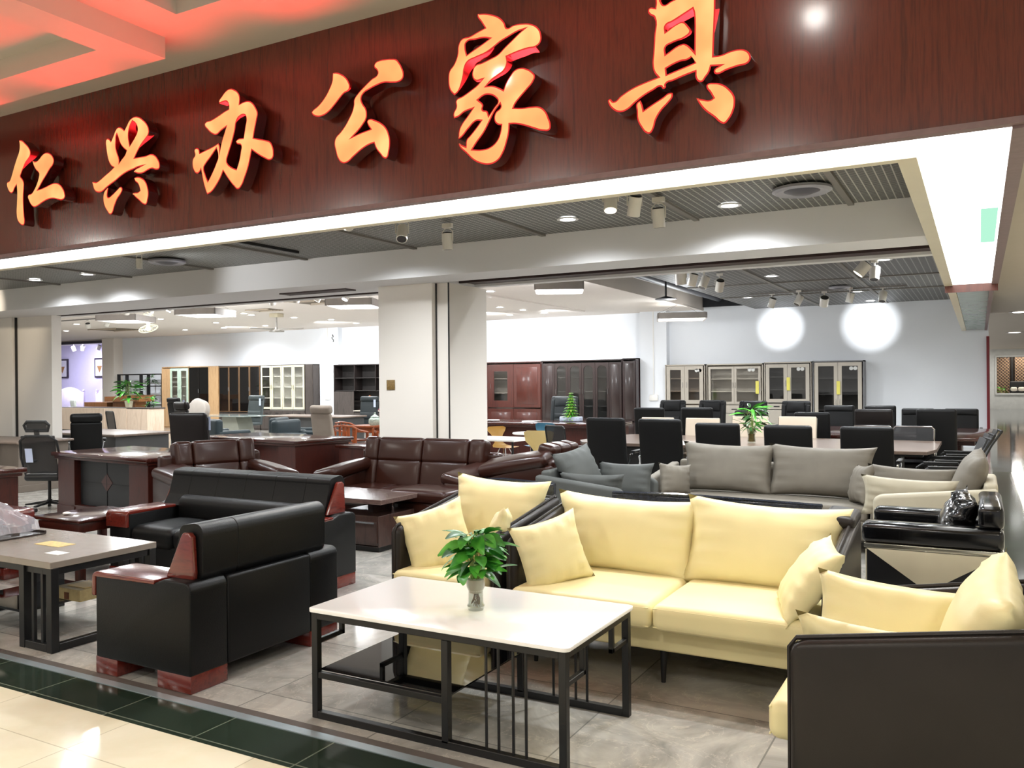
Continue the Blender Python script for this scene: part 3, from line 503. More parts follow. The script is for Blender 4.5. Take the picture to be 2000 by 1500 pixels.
GYV = [(-8.69, 14.93, 'upper of two close downlights just right of the middle pillar'), (-9.21, 15.96, 'lower of two close downlights just right of the middle pillar'), (-10.34, 18.24, 'third downlight down right of the middle pillar'),
       (-10.22, 19.22, 'downlight above the middle of the mahogany cabinets'), (-11.3, 20.49, 'downlight nearest the wall right of the middle pillar'), (-10.21, 20.41, 'rightmost small downlight over the mahogany cabinets'),
       (-23.68, 16.05, 'upper of two downlights beside the left pillar'), (-26.83, 17.8, 'lower of two downlights beside the left pillar, above the doorway'), (-20.04, 16.11, 'downlight right of the orbit fan'),
       (-22.19, 16.32, 'downlight left under the leftmost square pendant'), (-21.63, 16.73, 'downlight right under the leftmost square pendant'), (-19.92, 17.97, 'downlight under the second square pendant'),
       (-21.53, 19.74, 'downlight lowest under the second square pendant'), (-23.33, 19.73, 'small downlight midway between orbit fan and second pendant'), (-16.75, 16.04, 'left one of the close pair of downlights near the ceiling fan'),
       (-16.97, 16.51, 'right one of the close pair of downlights near the ceiling fan'), (-19.75, 19.8, 'downlight just left of the ceiling fan'), (-16.68, 17.81, 'downlight right of the ceiling fan'), (-16.36, 18.99, 'downlight above the white column on the back wall'), (-16.72, 20.56, 'downlight above the dark cabinet left of the middle pillar')]
D1 = downlight(.10); D1['group'] = 'downlights in the white plaster ceiling'
for x, y, lb in GYV: place(D1, (x, y, 3.438), 0, lb+' in the white ceiling')
D2 = downlight(.11); D2['group'] = 'downlights in the rear mesh ceiling'
for (x, y), lb in zip([(-3.15, 15.16), (-4.43, 18.78), (-1.26, 14.03), (-2.18, 18.78), (-2.18, 21.2)], ['middle front', 'left rear', 'right front', 'right middle', 'rearmost right']): place(D2, (x, y, 3.398), 0, lb+' downlight in the rear grey mesh ceiling')
D3 = downlight(.21); D3['group'] = 'corridor ceiling downlights'
for (x, y, lb) in ((.84, 22.0, 'nearer'), (1.02, 31.8, 'farther')): place(D3, (x, y, 3.048), 0, lb+' round downlight in the corridor ceiling at the right edge')
# air diffusers
def diffuser(r, label, loc):
    t = thing('air_diffuser', label, 'air diffuser', loc, group='round ceiling air diffusers')
    MB().lathe([(r*.25, .0), (r, .0), (r*1.02, -.02), (r*.9, -.035), (r*.75, -.02), (r*.25, -.02)], seg=32).build('outer_ring', plain('diffuser_grey', (150, 150, 158), .35), t)
    MB().lathe([(0, -.05), (r*.3, -.045), (r*.62, -.02), (r*.62, -.01), (0, -.01)], seg=32).build('centre_cone', plain('diffuser_dark', (74, 74, 82), .4), t)
    return t
diffuser(.21, 'round grey air diffuser in the front mesh ceiling at left', (-8.51, 6.94, 3.07)); diffuser(.22, 'round grey air diffuser in the front mesh ceiling near its right end', (-1.2, 6.91, 3.07)); diffuser(.2, 'dark round air diffuser in the rear mesh ceiling', (-2.36, 17.55, 3.38))
for i, (x, y, z, sx, sy, lb) in enumerate([(-25.0, 18.3, 3.43, 1.4, 1.0, 'square ceiling air grille above the doorway'), (-13.2, 14.7, 3.43, .9, .9, 'square ceiling air grille behind the third square pendant'), (-15.6, 15.6, 3.43, .8, .5, 'thin square ceiling grille between the fan and third pendant')]):
    t = thing('air_grille', lb, 'air grille', (x, y, z), group='square ceiling grilles')
    g = MB()
    for k in range(4): g.box(-sx/2*(1-k*.18), sx/2*(1-k*.18), -sy/2*(1-k*.18), -sy/2*(1-k*.18)+.03, -.015, 0); g.box(-sx/2*(1-k*.18), sx/2*(1-k*.18), sy/2*(1-k*.18)-.03, sy/2*(1-k*.18), -.015, 0)
    g.build('slats', plain('grille_slat', (176, 160, 140), .5), t, smooth=False); MB().box(-sx/2, sx/2, -sy/2, sy/2, 0, .008).build('backing', plain('grille_back', (96, 84, 66), .7), t, smooth=False)
# track spots
spotw = plain('spot_white', (214, 210, 202), .35, .02); 
def track_spot(name, loc, ax, tilt, label, lit=None, r=.05, ln=.15, zc=3.09, mat=None):
    t = thing('track_spotlight', label, 'spotlight', loc, group='adjustable track spotlights')
    M = rot('Z', ax) @ rot('X', tilt)
    MB().cyl((0, 0, ln/2), (0, 0, -ln/2), r, r, 20, M).build('lamp_can', mat or spotw, t)
    MB().cyl((0, 0, ln/2+.001), (0, 0, ln/2+.012), r*.93, r*.8, 16, M).build('rear_cap', blk, t)
    MB().cyl((0, 0, -ln/2-.001), (0, 0, -ln/2+.004), r*.86, r*.86, 16, M).build('lens', lit or plain('spot_lens_off', (30, 22, 20), .2), t)
    y = MB(); y.tube([(-r-.008, 0, 0), (-r-.008, 0, .09), (-r*.6, 0, .12), (0, 0, .125), (r*.6, 0, .12), (r+.008, 0, .09), (r+.008, 0, 0)], .006, 6, M=rot('Z', ax))
    y.cyl((0, 0, .12), (0, 0, max(.14, zc-loc[2])), .014, M=None); y.box(-.05, .05, -.02, .02, max(.14, zc-loc[2])-.04, max(.14, zc-loc[2]))
    y.build('yoke', spotw, t); return t
track_spot('a', (-4.55, 6.25, 2.93), 30, -38, 'tilted white track spotlight left of the straight one under the front mesh ceiling', zc=3.07)
track_spot('a', (-4.35, 6.69, 2.90), 0, 4, 'upright white track spotlight pointing down above the middle pillar', zc=3.07)
track_spot('a', (-2.42, 5.97, 2.93), 20, -20, 'lit glaring track spotlight half hidden by the light panel', lensw, zc=3.07)
track_spot('a', (-2.30, 6.16, 2.92), 40, 25, 'tilted white track spotlight beside the glaring one', zc=3.07)
track_spot('a', (-2.27, 6.63, 2.90), 0, 10, 'large upright white track spotlight at the right of the front trio', zc=3.07)
track_spot('a', (-8.27, 6.37, 2.95), 0, 0, 'small white ceiling camera style spotlight left beside the air diffuser', r=.035, ln=.11, zc=3.08)
track_spot('a', (-4.75, 5.75, 2.97), 45, 60, 'square white fitting poking below the light panel left of the track spotlights', r=.05, ln=.12, zc=3.08)
B = [((-4.07, 12.91), 1, 'lit warm spotlight at the left of the rear mesh ceiling group of four'), ((-3.98, 13.25), 0, 'second spotlight from the left in the rear group of four'), ((-3.93, 13.71), 0, 'third spotlight from the left in the rear group of four'), ((-3.83, 14.3), 0, 'right upright spotlight in the rear group of four'),
     ((-1.47, 13.26), 1, 'lit warm spotlight in the rear pair near the right duct'), ((-1.38, 14.0), 0, 'upright white spotlight in the rear pair near the right duct'), ((-3.76, 18.11), 0, 'leftmost spotlight of the far track on the rear mesh ceiling'), ((-3.18, 17.85), 0, 'second spotlight of the far track on the rear mesh ceiling'),
     ((-2.77, 18.38), 1, 'lit glaring spotlight of the far track'), ((-2.21, 17.87), 0, 'fourth spotlight of the far track on the rear mesh ceiling'), ((-1.63, 18.02), 0, 'rightmost spotlight of the far track on the rear mesh ceiling')]
for i, ((x, y), lit, lb) in enumerate(B): track_spot('b', (x, y, 3.18), (i*70) % 180, 12+(i*37) % 30, lb, lensw if lit else None, .07 if not lit else .085, .19, 3.39)
for i, (x, y, lit) in enumerate([(-17.7, 12.64, 1), (-16.78, 12.58, 0), (-16.01, 12.63, 0), (-15.38, 12.59, 1), (-12.41, 12.64, 0), (-11.65, 12.52, 0), (-11.25, 12.67, 1), (-10.61, 12.74, 1), (-21.44, 14.87, 0), (-20.52, 14.78, 0)]):
    track_spot('c', (x, y, 3.24), (i*50) % 180, 30, ['lit spotlight left above the first square pendant', 'unlit spotlight over the first square pendant', 'tilted dim spotlight between first and second pendants', 'bright lit spotlight left of the second square pendant', 'dim spotlight above the ceiling fan', 'dark rimmed spotlight right above the ceiling fan', 'lit spotlight left over the third square pendant', 'lit spotlight against the middle pillar above the third pendant', 'chrome double spotlight left below the first pendant', 'small dim spotlight left below the first pendant'][i]+' on the white ceiling', lens if lit else None, .065, .12, 3.42)
for (x0, x1, y, z, lb) in ((-18.5, -10, 12.7, 3.42, 'long thin white lighting track behind the beam on the white ceiling'), (-22.5, -19.6, 14.8, 3.42, 'short lighting track left of the orbit fan'), (-4.2, -1.2, 18.0, 3.39, 'far dark lighting track under the rear mesh ceiling'), (-4.2, -3.6, 13.6, 3.39, 'short lighting track above the rear group of four spotlights')):
    tag(MB().box(x0, x1, y-.015, y+.015, z-.03, z).build('lighting_track', plain('track_grey', (120, 116, 112), .5), smooth=False), lb, 'lighting track')
# square pendants
def pendant(loc, rz, label, s=.95):
    t = thing('square_pendant_light', label, 'pendant light', loc, rz, 'square box pendant lights')
    g = MB()
    for a in range(4): g.box(-s/2, s/2, s/2-.03, s/2, 0, .14, .004, 1, rot('Z', a*90))
    g.build('frame', plain('pendant_frame', (150, 143, 138), .5), t, smooth=False)
    MB().box(-s/2+.03, s/2-.03, -s/2+.03, s/2-.03, .012, .03).build('diffuser', glow('pendant_glow', (1, .98, .93), 3.2), t, smooth=False)
    for a in range(4): MB().cyl((s/2-.03, s/2-.03, .14), (.05, .05, max(.2, 3.44-loc[2])), .003, seg=5, M=rot('Z', a*90)).build('suspension_wire', plain('wire', (90, 88, 86), .4), t)
    return t
pendant((-17.35, 13.0, 3.06), 25, 'leftmost square pendant light, above the orbit fan'); pendant((-14.95, 13.2, 3.1), 20, 'second square pendant light from the left'); pendant((-11.0, 13.5, 3.12), 22, 'square pendant light cut off by the middle pillar')
pendant((-6.45, 13.5, 3.16), 25, 'square pendant light right of the middle pillar under the white ceiling', .85); pendant((-6.3, 20.0, 3.05), 20, 'square pendant light at the corner of the back wall', 1.15)
lamp('POINT', 'pendant_lamp', (-6.2, 19.6, 2.85), 110, COOL, .3); lamp('POINT', 'pendant_lamp', (-6.45, 13.5, 2.95), 160, COOL, .3); lamp('POINT', 'pendant_lamp', (-17.3, 13, 2.9), 160, COOL, .3); lamp('POINT', 'pendant_lamp', (-15, 13.2, 2.9), 160, COOL, .3); lamp('POINT', 'pendant_lamp', (-11, 13.5, 2.9), 160, COOL, .3)
# fans
t = thing('orbit_fan', 'white caged orbit fan hanging below the first square pendant', 'fan', (-17.9, 14.03, 2.98))
g = MB()
for k in range(12): a = k*math.pi/12; g.tube([(.23*math.cos(u)*math.cos(a), .23*math.cos(u)*math.sin(a), .09*math.sin(u)) for u in [j*2*math.pi/20 for j in range(20)]], .003, 4, True, M=rot('X', 20))
g.build('cage', plain('fan_cage', (226, 222, 196), .4), t)
MB().sph((0, 0, 0), .07, (1, 1, 1)).cyl((0, 0, .05), (0, 0, .25), .05).box(-.14, .14, -.05, .05, .2, .38, .02).cyl((0, 0, .3), (0, 0, .46), .03).build('motor', plain('fan_white', (222, 218, 200), .4), t)
b = MB(); [b.soft((0, .1, 0), (.05, .09, .006), .005, M=rot('X', 20) @ rot('Z', k*120)) for k in range(3)]; b.build('blades', plain('fan_blade', (210, 214, 210), .4), t)
t = thing('ceiling_fan', 'white three blade ceiling fan in front of the back wall', 'fan', (-16.17, 16.61, 2.98))
MB().lathe([(0, -.03), (.2, -.02), (.2, 0), (.04, .04), (.03, .1), (0, .1)]).cyl((0, 0, .05), (0, 0, .46), .02).build('motor', plain('fan_grey', (150, 146, 140), .4), t)
for k in range(3): MB().soft((.42, 0, .05), (.34, .06, .006), .005, M=rot('Z', k*120+15) @ rot('X', 10)).build('blade', plain('fan_blade2', (160, 156, 150), .5), t)
MB().box(-.15, .15, -.12, .12, .36, .46, .02).build('junction_box', plain('fan_box', (196, 186, 160), .5), t)
t = thing('pipe_camera', 'small black dome camera on a stem below the open ceiling strip', 'camera', (-5.68, 17.0, 3.28))
MB().cyl((0, 0, 0), (0, 0, .5), .02).build('stem', blk, t); MB().lathe([(0, -.02), (.22, -.01), (.22, .0), (.05, .05), (0, .06)]).build('dome', blk, t)

# ================================================================== seating builders
def arc(cx, cy, r, a0, a1, n=6): return [(cx+r*math.cos(R(a0+(a1-a0)*i/n)), cy+r*math.sin(R(a0+(a1-a0)*i/n))) for i in range(n+1)]
woodm = wood('red_sofa_wood', (84, 26, 20), (104, 36, 27), .2, (10, 2, 10), .6)
def wood_arm_sofa(W, label, cat, loc, rz, seats, group):
    t = thing('leather_sofa' if seats > 1 else 'leather_armchair', label, cat, loc, rz, group)
    h = W/2; aw = .25; D = .39
    for s in (-1, 1):
        x0, x1 = sorted((s*h, s*(h-aw)))
        # armrest box, slightly raised hump behind the wooden cap
        MB().prism([(-D+.03, .09), (D-.002, .09), (D-.002, .50)]+arc(D-.05, .52, .05, 0, 90, 4)+[(D-.2, .57), (D-.27, .545), (-D+.03, .535)], 'x', x0, x1, .012, 3).build('armrest', blkleather, t)
        c = MB().prism([(-D, .425), (-D+.028, .425), (-D+.028, .53), (D-.27, .536), (D-.27, .56), (-D+.05, .56)]+arc(-D+.04, .52, .04, 90, 180, 5), 'x', x0-.004, x1+.004, .008, 3).build('arm_cap', woodm, t); c['label'] = 'red stained wooden cap on the armrest'
        for y0, y1 in ((-D+.02, -D+.2), (D-.26, D-.005)):
            f = MB().box(x0+.005 if s < 0 else x1-.25, x0+.25 if s < 0 else x1-.005, y0, y1, 0, .095, .006).build('foot', woodm, t)
    nseg = max(2, seats+1)
    MB().box(-h+aw, h-aw, D-.12, D, .09, .56, .015, 3).build('back_panel', blkleather, t)
    MB().box(-h+aw, h-aw, -D+.06, D-.12, .10, .30, .015, 3).build('seat_base', blkleather, t)
    sw = (2*h-2*aw)/seats
    for i in range(seats): MB().soft((-h+aw+sw*(i+.5), -.06, .36), (sw/2-.002, .31, .085), .06, (0, 0, .02)).build('seat_cushion', blkleather, t)
    MB().soft((0, D-.22, .52), (h-aw-.005, .085, .12), .07, (0, .015, 0), M=None).build('lumbar_roll', blkleather, t)
    # leaning head part with rounded top, split by stitched seams
    prof = [(D-.30, .55), (D-.285, .545), (D-.04, .56), (D-.02, .60), (D-.015, .79)]+arc(D-.075, .795, .06, 0, 100, 6)+arc(D-.15, .80, .045, 110, 190, 5)+[(D-.24, .64)]
    L0, L1 = -h+.1, h-.1; cuts = [L0, L1-.24, L1] if seats == 1 else [L0, L0+.24]+[L0+.24+(L1-L0-.48)*k/nseg for k in range(1, nseg)]+[L1-.24, L1]
    for a, b in zip(cuts, cuts[1:]): MB().prism(prof, 'x', a+.0004, b-.0004, .0025, 1).build('headrest_panel', blkleather, t)
    for s in (-1, 1):
        x = s*(L1+.001)
        wdg = MB().prism([(D-.26, .565), (D-.055, .565), (D-.05, .60), (D-.062, .79), (D-.085, .81), (D-.125, .81), (D-.14, .795)], 'x', min(x, x+s*.035), max(x, x+s*.035), .008, 3).build('side_wedge', woodm, t); wdg['label'] = 'tapered red wooden wedge on the backrest end'
    return t
GB = 'black leather seats with red wooden arms'
wood_arm_sofa(1.14, 'black leather armchair with red wooden arm caps, its back to the white coffee table', 'armchair', (-3.91, 3.56, 0), -90, 1, GB)
wood_arm_sofa(1.98, 'black leather three seat sofa with wooden arms beside the dark red side table', 'sofa', (-5.32, 4.91, 0), 0, 3, GB)
wood_arm_sofa(1.14, 'black leather armchair at the left edge, glimpsed through the grey tea table legs', 'armchair', (-7.35, 3.75, 0), 90, 1, GB)

def cushion(name, label, w, h, t, mat, loc, rx, ry, rz, seed, group=None, parent=None, ear=.14, wr=.012):
    """rx leans it back, ry rolls it in its own plane, rz turns it"""
    M = rot('Z', rz) @ rot('X', rx) @ rot('Y', ry)
    o = MB().pillow(w, h, t, seed, M=M, ear=ear, wr=wr).build(name, mat, None, ang=180)
    o.location = loc
    return tag(o, label, 'cushion', group)

piping = leather('dark_piping', (40, 36, 34), .4)
def shell_sofa(W, D, label, cat, loc, rz, seats, group, name):
    """thin padded dark shell, cream seat; front is -y"""
    t = thing(name, label, cat, loc, rz, group); h = W/2; d = D/2; th = .075
    def armz(y): return .70+.13*(y+d)/D
    for s in (-1, 1):
        x0, x1 = sorted((s*h, s*(h-th)))
        poly = [(-d, .10), (d-.02, .10), (d-.02, armz(d)), (-d+.03, armz(-d)), (-d, armz(-d)-.03)]
        MB().prism(poly, 'x', x0, x1, .03, 4).build('side_panel', greyleather, t)
        xm = (x0+x1)/2
        MB().tube([(xm+s*.0, -d-.003, .12), (xm, -d-.003, armz(-d)-.03), (xm, -d+.02, armz(-d)+.003), (xm, d-.03, armz(d)+.003)], .009, 6).build('piping', piping, t)
    MB().prism([(-h+.03, .10), (h-.03, .10), (h-.01, .82), (-h+.01, .82)], 'y', d-.09, d, .03, 4).build('back_panel', greyleather, t)
    MB().tube([(-h+.02, d-.045, .823), (0, d-.045, .826), (h-.02, d-.045, .823)], .009, 6).build('piping', piping, t)
    b = MB().box(-h+th, h-th, -d+.05, d-.09, .18, .345, .012, 3).build('seat_base', cream, t); b['label'] = 'cream leather seat base'
    sw = (2*h-2*th)/seats
    for i in range(seats):
        c = MB().soft((-h+th+sw*(i+.5), -.06, .385), (sw/2-.003, d-.06+.09, .068), .04, (0, 0, .012)); c = c.build('seat_cushion', cream, t); c['label'] = 'cream leather seat cushion'
        xx = -h+th+sw*(i+.5); q = sw/2-.012; y0 = -.06-(d+.03)
        MB().tube([(xx-q, y0+.008, .432), (xx+q, y0+.008, .432)], .0035, 5).tube([(xx-q, y0+.008, .338), (xx+q, y0+.008, .338)], .0035, 5).build('seam', cream, t)
    for x in ((-h+.14, h-.14) if seats == 1 else (-h+.14, 0, h-.14)):
        for y in (-d+.12, d-.14): MB().cyl((x, y, .2), (x*1.0, y-.01 if y < 0 else y+.01, 0), .022, .012, 10).build('leg', blk, t)
    return t
GY = 'grey shell seats with cream leather cushions'
shell_sofa(1.78, .86, 'grey shell two seat sofa with cream leather cushions behind the white coffee table', 'sofa', (-1.46, 4.60, 0), 0, 2, GY, 'cream_sofa')
shell_sofa(.78, .84, 'grey shell armchair with cream cushions left of the cream sofa', 'armchair', (-2.80, 4.64, 0), 0, 1, GY, 'cream_armchair')
shell_sofa(.80, .86, 'grey shell armchair with cream cushions nearest the photographer at bottom right', 'armchair', (-.14, 3.36, 0), -90, 1, GY, 'cream_armchair')
t = [o for o in bpy.data.objects if o.name == 'cream_sofa'][0]
MB().soft((0, 0, 0), (.085, .14, .035), .03, (0, 0, .006), M=tr(.80, .33, .825) @ rot('Y', 6) @ rot('X', 4)).build('corner_flap', piping, t)['label'] = 'shiny dark leather flap at the back corner'
GC = 'cream leather cushions'
cushion('back_cushion', 'large cream back cushion on the left half of the cream sofa', .90, .46, .20, cream, (-1.87, 4.80, .655), -14, 1.5, 0, 3, GC)
cushion('back_cushion', 'large cream back cushion on the right half of the cream sofa', .86, .48, .21, cream, (-1.05, 4.78, .66), -16, 2, 0, 8, GC)
cushion('throw_cushion', 'square cream cushion leaning on the left arm of the cream sofa', .41, .39, .17, cream, (-2.13, 4.33, .61), -16, -12, 50, 11, GC)
cushion('throw_cushion', 'square cream cushion leaning on the right arm of the cream sofa', .44, .42, .17, cream, (-.73, 4.32, .61), -36, 4, -72, 21, GC)
cushion('back_cushion', 'large glaring cream back cushion on the left cream armchair', .66, .50, .20, cream, (-2.79, 4.86, .70), -16, 3, 4, 17, GC)
cushion('throw_cushion', 'square cream cushion leaning on the left arm of the left cream armchair', .42, .40, .16, cream, (-2.97, 4.42, .61), -18, -15, 42, 25, GC)
cushion('throw_cushion', 'cream cushion hidden behind the plant on the left cream armchair', .42, .40, .15, cream, (-2.55, 4.45, .62), -14, -8, -66, 31, GC)
cushion('back_cushion', 'large cream back cushion of the nearest armchair at right', .62, .48, .24, cream, (-.0, 3.36, .68), -20, 6, -88, 41, GC)
cushion('throw_cushion', 'cream cushion along the far arm of the nearest armchair at right', .62, .36, .15, cream, (-.28, 3.63, .60), -16, 3, -4, 45, GC)
cushion('throw_cushion', 'cream cushion along the near arm of the nearest armchair at right', .60, .34, .14, cream, (-.26, 3.11, .585), 12, 3, -2, 49, GC)

# ---- brown leather suite
def brown_seat(W, label, cat, loc, rz, seats, group, name, D=.95, up=0):
    t = thing(name, label, cat, loc, rz, group); h = W/2; d = D/2
    for s in (-1, 1):
        x0, x1 = sorted((s*h, s*(h-.24)))
        MB().prism([(-d+.06, .06), (d, .06), (d, .58+up*1.4), (d-.25, .60+up*1.2), (-d+.30, .54+up), (-d+.12, .50+up*.9), (-d+.05, .38+up*.5)], 'x', x0, x1, .035, 4).build('arm_body', brown, t)
        M = tr(s*(h-.13), -.02, .60+up*1.25) @ rot('X', 5+up*45) @ rot('Y', s*12)
        MB().soft((0, 0, 0), (.17, d-.03, .062), .055, (0, 0, .02), M=M).build('arm_pad', brown, t)
        MB().soft((s*(h-.13), -d+.07, .36), (.13, .055, .22), .05, (0, .02, 0)).build('arm_front', brown, t)
    MB().box(-h+.05, h-.05, d-.14, d, .06, .80, .04, 4).build('back_panel', brown, t)
    MB().box(-h+.22, h-.22, -d+.08, d-.1, .06, .27, .03, 3).build('seat_base', brown, t)
    sw = (W-.46)/seats
    for i in range(seats): MB().soft((-h+.23+sw*(i+.5), -.1, .335), (sw/2-.003, .36, .085), .06, (0, 0, .02)).build('seat_cushion', brown, t)
    n = seats if seats > 1 else 1; bw = (W-.34)
    segs = [(-bw/2, -bw/2+.2)]+[(-bw/2+.2+(bw-.4)*k/max(1, n-1 if n > 1 else 1), -bw/2+.2+(bw-.4)*(k+1)/max(1, n-1 if n > 1 else 1)) for k in range(max(1, n-1))]+[(bw/2-.2, bw/2)]
    for k, (a, b) in enumerate(segs):
        edge = k in (0, len(segs)-1)
        MB().soft(((a+b)/2, 0, 0), ((b-a)/2-.0005, .095, .145), .045, (0, .008, 0), M=tr(0, d-.16, .80) @ rot('X', -12)).build('headrest', brown, t)
        MB().soft(((a+b)/2, 0, 0), ((b-a)/2-.0005, .085, .17), .045, (0, .008, 0), M=tr(0, d-.22, .53) @ rot('X', -12)).build('back_cushion', brown, t)
    for sx in (-1, 1):
        for y in (-d+.16, d-.1): MB().box(sx*(h-.12)-.05, sx*(h-.12)+.05, y-.05, y+.05, 0, .07, .008).build('foot', maho, t)
    return t
GR = 'brown leather suite by the middle pillar'
brown_seat(1.98, 'glossy brown leather three seat sofa in front of the middle pillar', 'sofa', (-5.56, 7.74, 0), 0, 3, GR, 'brown_sofa')
brown_seat(.98, 'brown leather armchair side on at the right end of the brown sofa', 'armchair', (-4.14, 8.02, 0), -90, 1, GR, 'brown_armchair', D=.86, up=.12)
brown_seat(1.28, 'brown leather armchair rising behind the black three seat sofa', 'armchair', (-7.38, 6.78, 0), 72, 1, GR, 'brown_armchair')

# ---- taupe suite
def fabric_seat(W, label, cat, loc, rz, mat, name, group, D=.88, az=.60):
    t = thing(name, label, cat, loc, rz, group); h = W/2; d = D/2
    for s in (-1, 1):
        M = tr(s*(h-.05), 0, 0) @ rot('Y', s*4)
        MB().prism([(-d, .10), (d, .10), (d, az+.10), (-d+.05, az+.01), (-d, az-.03)], 'x', -.05, .05, .03, 4, M=M).build('arm_panel', mat, t)
    MB().box(-h+.08, h-.08, d-.1, d, .1, az+.13, .03, 4).build('back_panel', mat, t)
    MB().box(-h+.09, h-.09, -d+.02, d-.1, .12, .30, .02, 3).build('seat_base', mat, t)
    MB().soft((0, -.05, .36), (h-.1, d-.07, .07), .035, (0, 0, .012)).build('seat_cushion', mat, t)
    for sx in (-1, 1):
        for y in (-d+.1, d-.1): MB().cyl((sx*(h-.12), y, .12), (sx*(h-.1), y, 0), .02, .012).build('leg', blk, t)
    return t
GT = 'taupe and grey fabric suite'
fabric_seat(2.15, 'taupe fabric two seat sofa with two big back cushions', 'sofa', (-1.86, 8.62, 0), 0, greyfab, 'taupe_sofa', GT)
fabric_seat(.95, 'dark grey fabric armchair beside the brown armchair, facing right', 'armchair', (-3.26, 7.68, 0), 90, greyfab2, 'grey_armchair', GT)
fabric_seat(1.0, 'beige fabric armchair behind the patent black armchair, facing left', 'armchair', (-.33, 8.25, 0), -90, plain('beige_fabric', (168, 160, 140), .6, .04, bs=.1), 'beige_armchair', GT, .92)
GF = 'fabric cushions on the taupe suite'
cushion('back_cushion', 'left back cushion of the taupe sofa', .92, .50, .22, greyfab, (-2.27, 8.72, .68), -14, 1, 0, 51, GF)
cushion('back_cushion', 'right back cushion of the taupe sofa', .96, .50, .22, greyfab, (-1.36, 8.72, .68), -14, 1, 0, 53, GF)
cushion('throw_cushion', 'small taupe cushion against the left arm of the taupe sofa', .36, .32, .15, greyfab, (-2.72, 8.38, .57), -10, 6, 50, 55, GF)
cushion('throw_cushion', 'small taupe cushion against the right arm of the taupe sofa', .38, .36, .16, greyfab, (-.96, 8.42, .61), -14, -6, -66, 57, GF)
cushion('back_cushion', 'tilted dark grey back cushion on the dark grey armchair', .56, .46, .2, greyfab2, (-3.47, 7.68, .70), -24, -8, 74, 61, GF)
cushion('throw_cushion', 'flat grey cushion inside the near arm of the dark grey armchair', .62, .30, .13, greyfab2, (-3.19, 7.36, .57), 12, 0, 3, 63, GF)
cushion('throw_cushion', 'grey cushion against the far arm of the dark grey armchair', .56, .36, .14, greyfab2, (-3.12, 8.02, .58), -12, 0, 2, 65, GF)
cushion('back_cushion', 'tall taupe back cushion at the right end of the beige armchair', .56, .54, .24, greyfab, (-.08, 8.2, .70), -22, 6, -86, 67, GF)
cushion('throw_cushion', 'long taupe cushion along the far arm of the beige armchair', .72, .36, .14, greyfab, (-.55, 8.58, .59), -12, 2, 0, 69, GF)
cushion('throw_cushion', 'beige cushion along the near arm of the beige armchair', .72, .34, .13, MATS['beige_fabric'], (-.53, 7.93, .57), 8, 2, 0, 71, GF)

# ---- patent black armchair with inlaid triangles
t = thing('patent_armchair', 'glossy patent black armchair with a beige triangle inlay on its side', 'armchair', (-.27, 6.32, 0), -90)
# local: front -y -> world -x ; local +x -> world -y (near side)
for s in (-1, 1):
    x0, x1 = sorted((s*.45, s*.27))
    MB().box(x0, x1, -.40, .40, .53, .66, .035, 4).build('arm_pad', glossblk, t)
    MB().box(x0+.012, x1-.012, -.37, .395, .08, .50, .008).build('side_panel', plain('black_side', (14, 14, 15), .35), t)
    MB().box(x0+.004, x1-.004, -.385, .398, .50, .53, .003).build('chrome_strip', plain('champagne_chrome', (186, 182, 166), .2, .02, metal=.9), t)['label'] = 'thin champagne metal strip under the arm pad'
    if s > 0:
        MB().prism([(-.372, .497), (.37, .497), (-.02, .25)], 'x', .437, .446, .003).build('triangle_inlay', beige, t)['label'] = 'beige downward triangle on the side panel'
    MB().prism([(x0+.02, .33), (x0+.165, .49), (x0+.10, .17)] if s < 0 else [(x1-.02, .49), (x0+.02, .36), (x1-.04, .14)], 'y', -.378, -.369, .002).build('front_inlay', beige, t)['label'] = 'beige triangle on the arm front'
MB().box(-.268, .268, .24, .40, .08, .66, .02, 3).box(-.42, .42, .26, .40, .655, .80, .035, 4).build('back_panel', glossblk, t)
MB().box(-.27, .27, -.36, .24, .08, .30, .02).build('seat_base', glossblk, t)
MB().soft((0, -.06, .37), (.265, .31, .08), .05, (0, 0, .02)).build('seat_cushion', glossblk, t)
for sx in (-.36, .36):
    for y in (-.3, .32): MB().cyl((sx, y, .08), (sx, y, 0), .02).build('leg', chrome, t)
cushion('throw_cushion', 'shiny wrinkled black cushion on the patent black armchair', .44, .42, .2, glossblk, (-.14, 6.36, .625), -24, 8, -80, 73, None, wr=.03)

# ================================================================== tables
def bars(t, lst, name, mat, w=.022):
    for p, q in lst:
        x0, x1 = sorted((p[0], q[0])); y0, y1 = sorted((p[1], q[1])); z0, z1 = sorted((p[2], q[2]))
        MB().box(x0-w/2, x1+w/2, y0-w/2, y1+w/2, z0-w/2, z1+w/2, .002, 1).build(name, mat, t, smooth=False)
t = thing('coffee_table', 'white topped coffee table on a black fretwork steel frame in the foreground', 'coffee table', (-2.115, 3.425, 0))
HX, HY = .665, .36
stone = plain('white_sintered_top', (244, 242, 238), .16, .01, 2, spec=.5)
rr = lambda a, b, r: sum([[(sx*(a-r)+r*math.cos(R(q)), sy*(b-r)+r*math.sin(R(q))) for q in range(a0, a0+91, 15)] for sx, sy, a0 in ((1, 1, 0), (-1, 1, 90), (-1, -1, 180), (1, -1, 270))], [])
MB().prism(rr(HX+.015, HY+.015, .03), 'z', .503, .52, .002).build('tabletop', stone, t)
W4 = .034
bars(t, [((-HX+.017, s*(HY-.017), .017), (-HX+.017, s*(HY-.017), .486)) for s in (-1, 1)]+[((HX-.017, s*(HY-.017), .017), (HX-.017, s*(HY-.017), .486)) for s in (-1, 1)], 'leg', blk, W4)
bars(t, [((.085, s*(HY-.017), .04), (.085, s*(HY-.017), .45)) for s in (-1, 1)], 'middle_post', blk, W4)
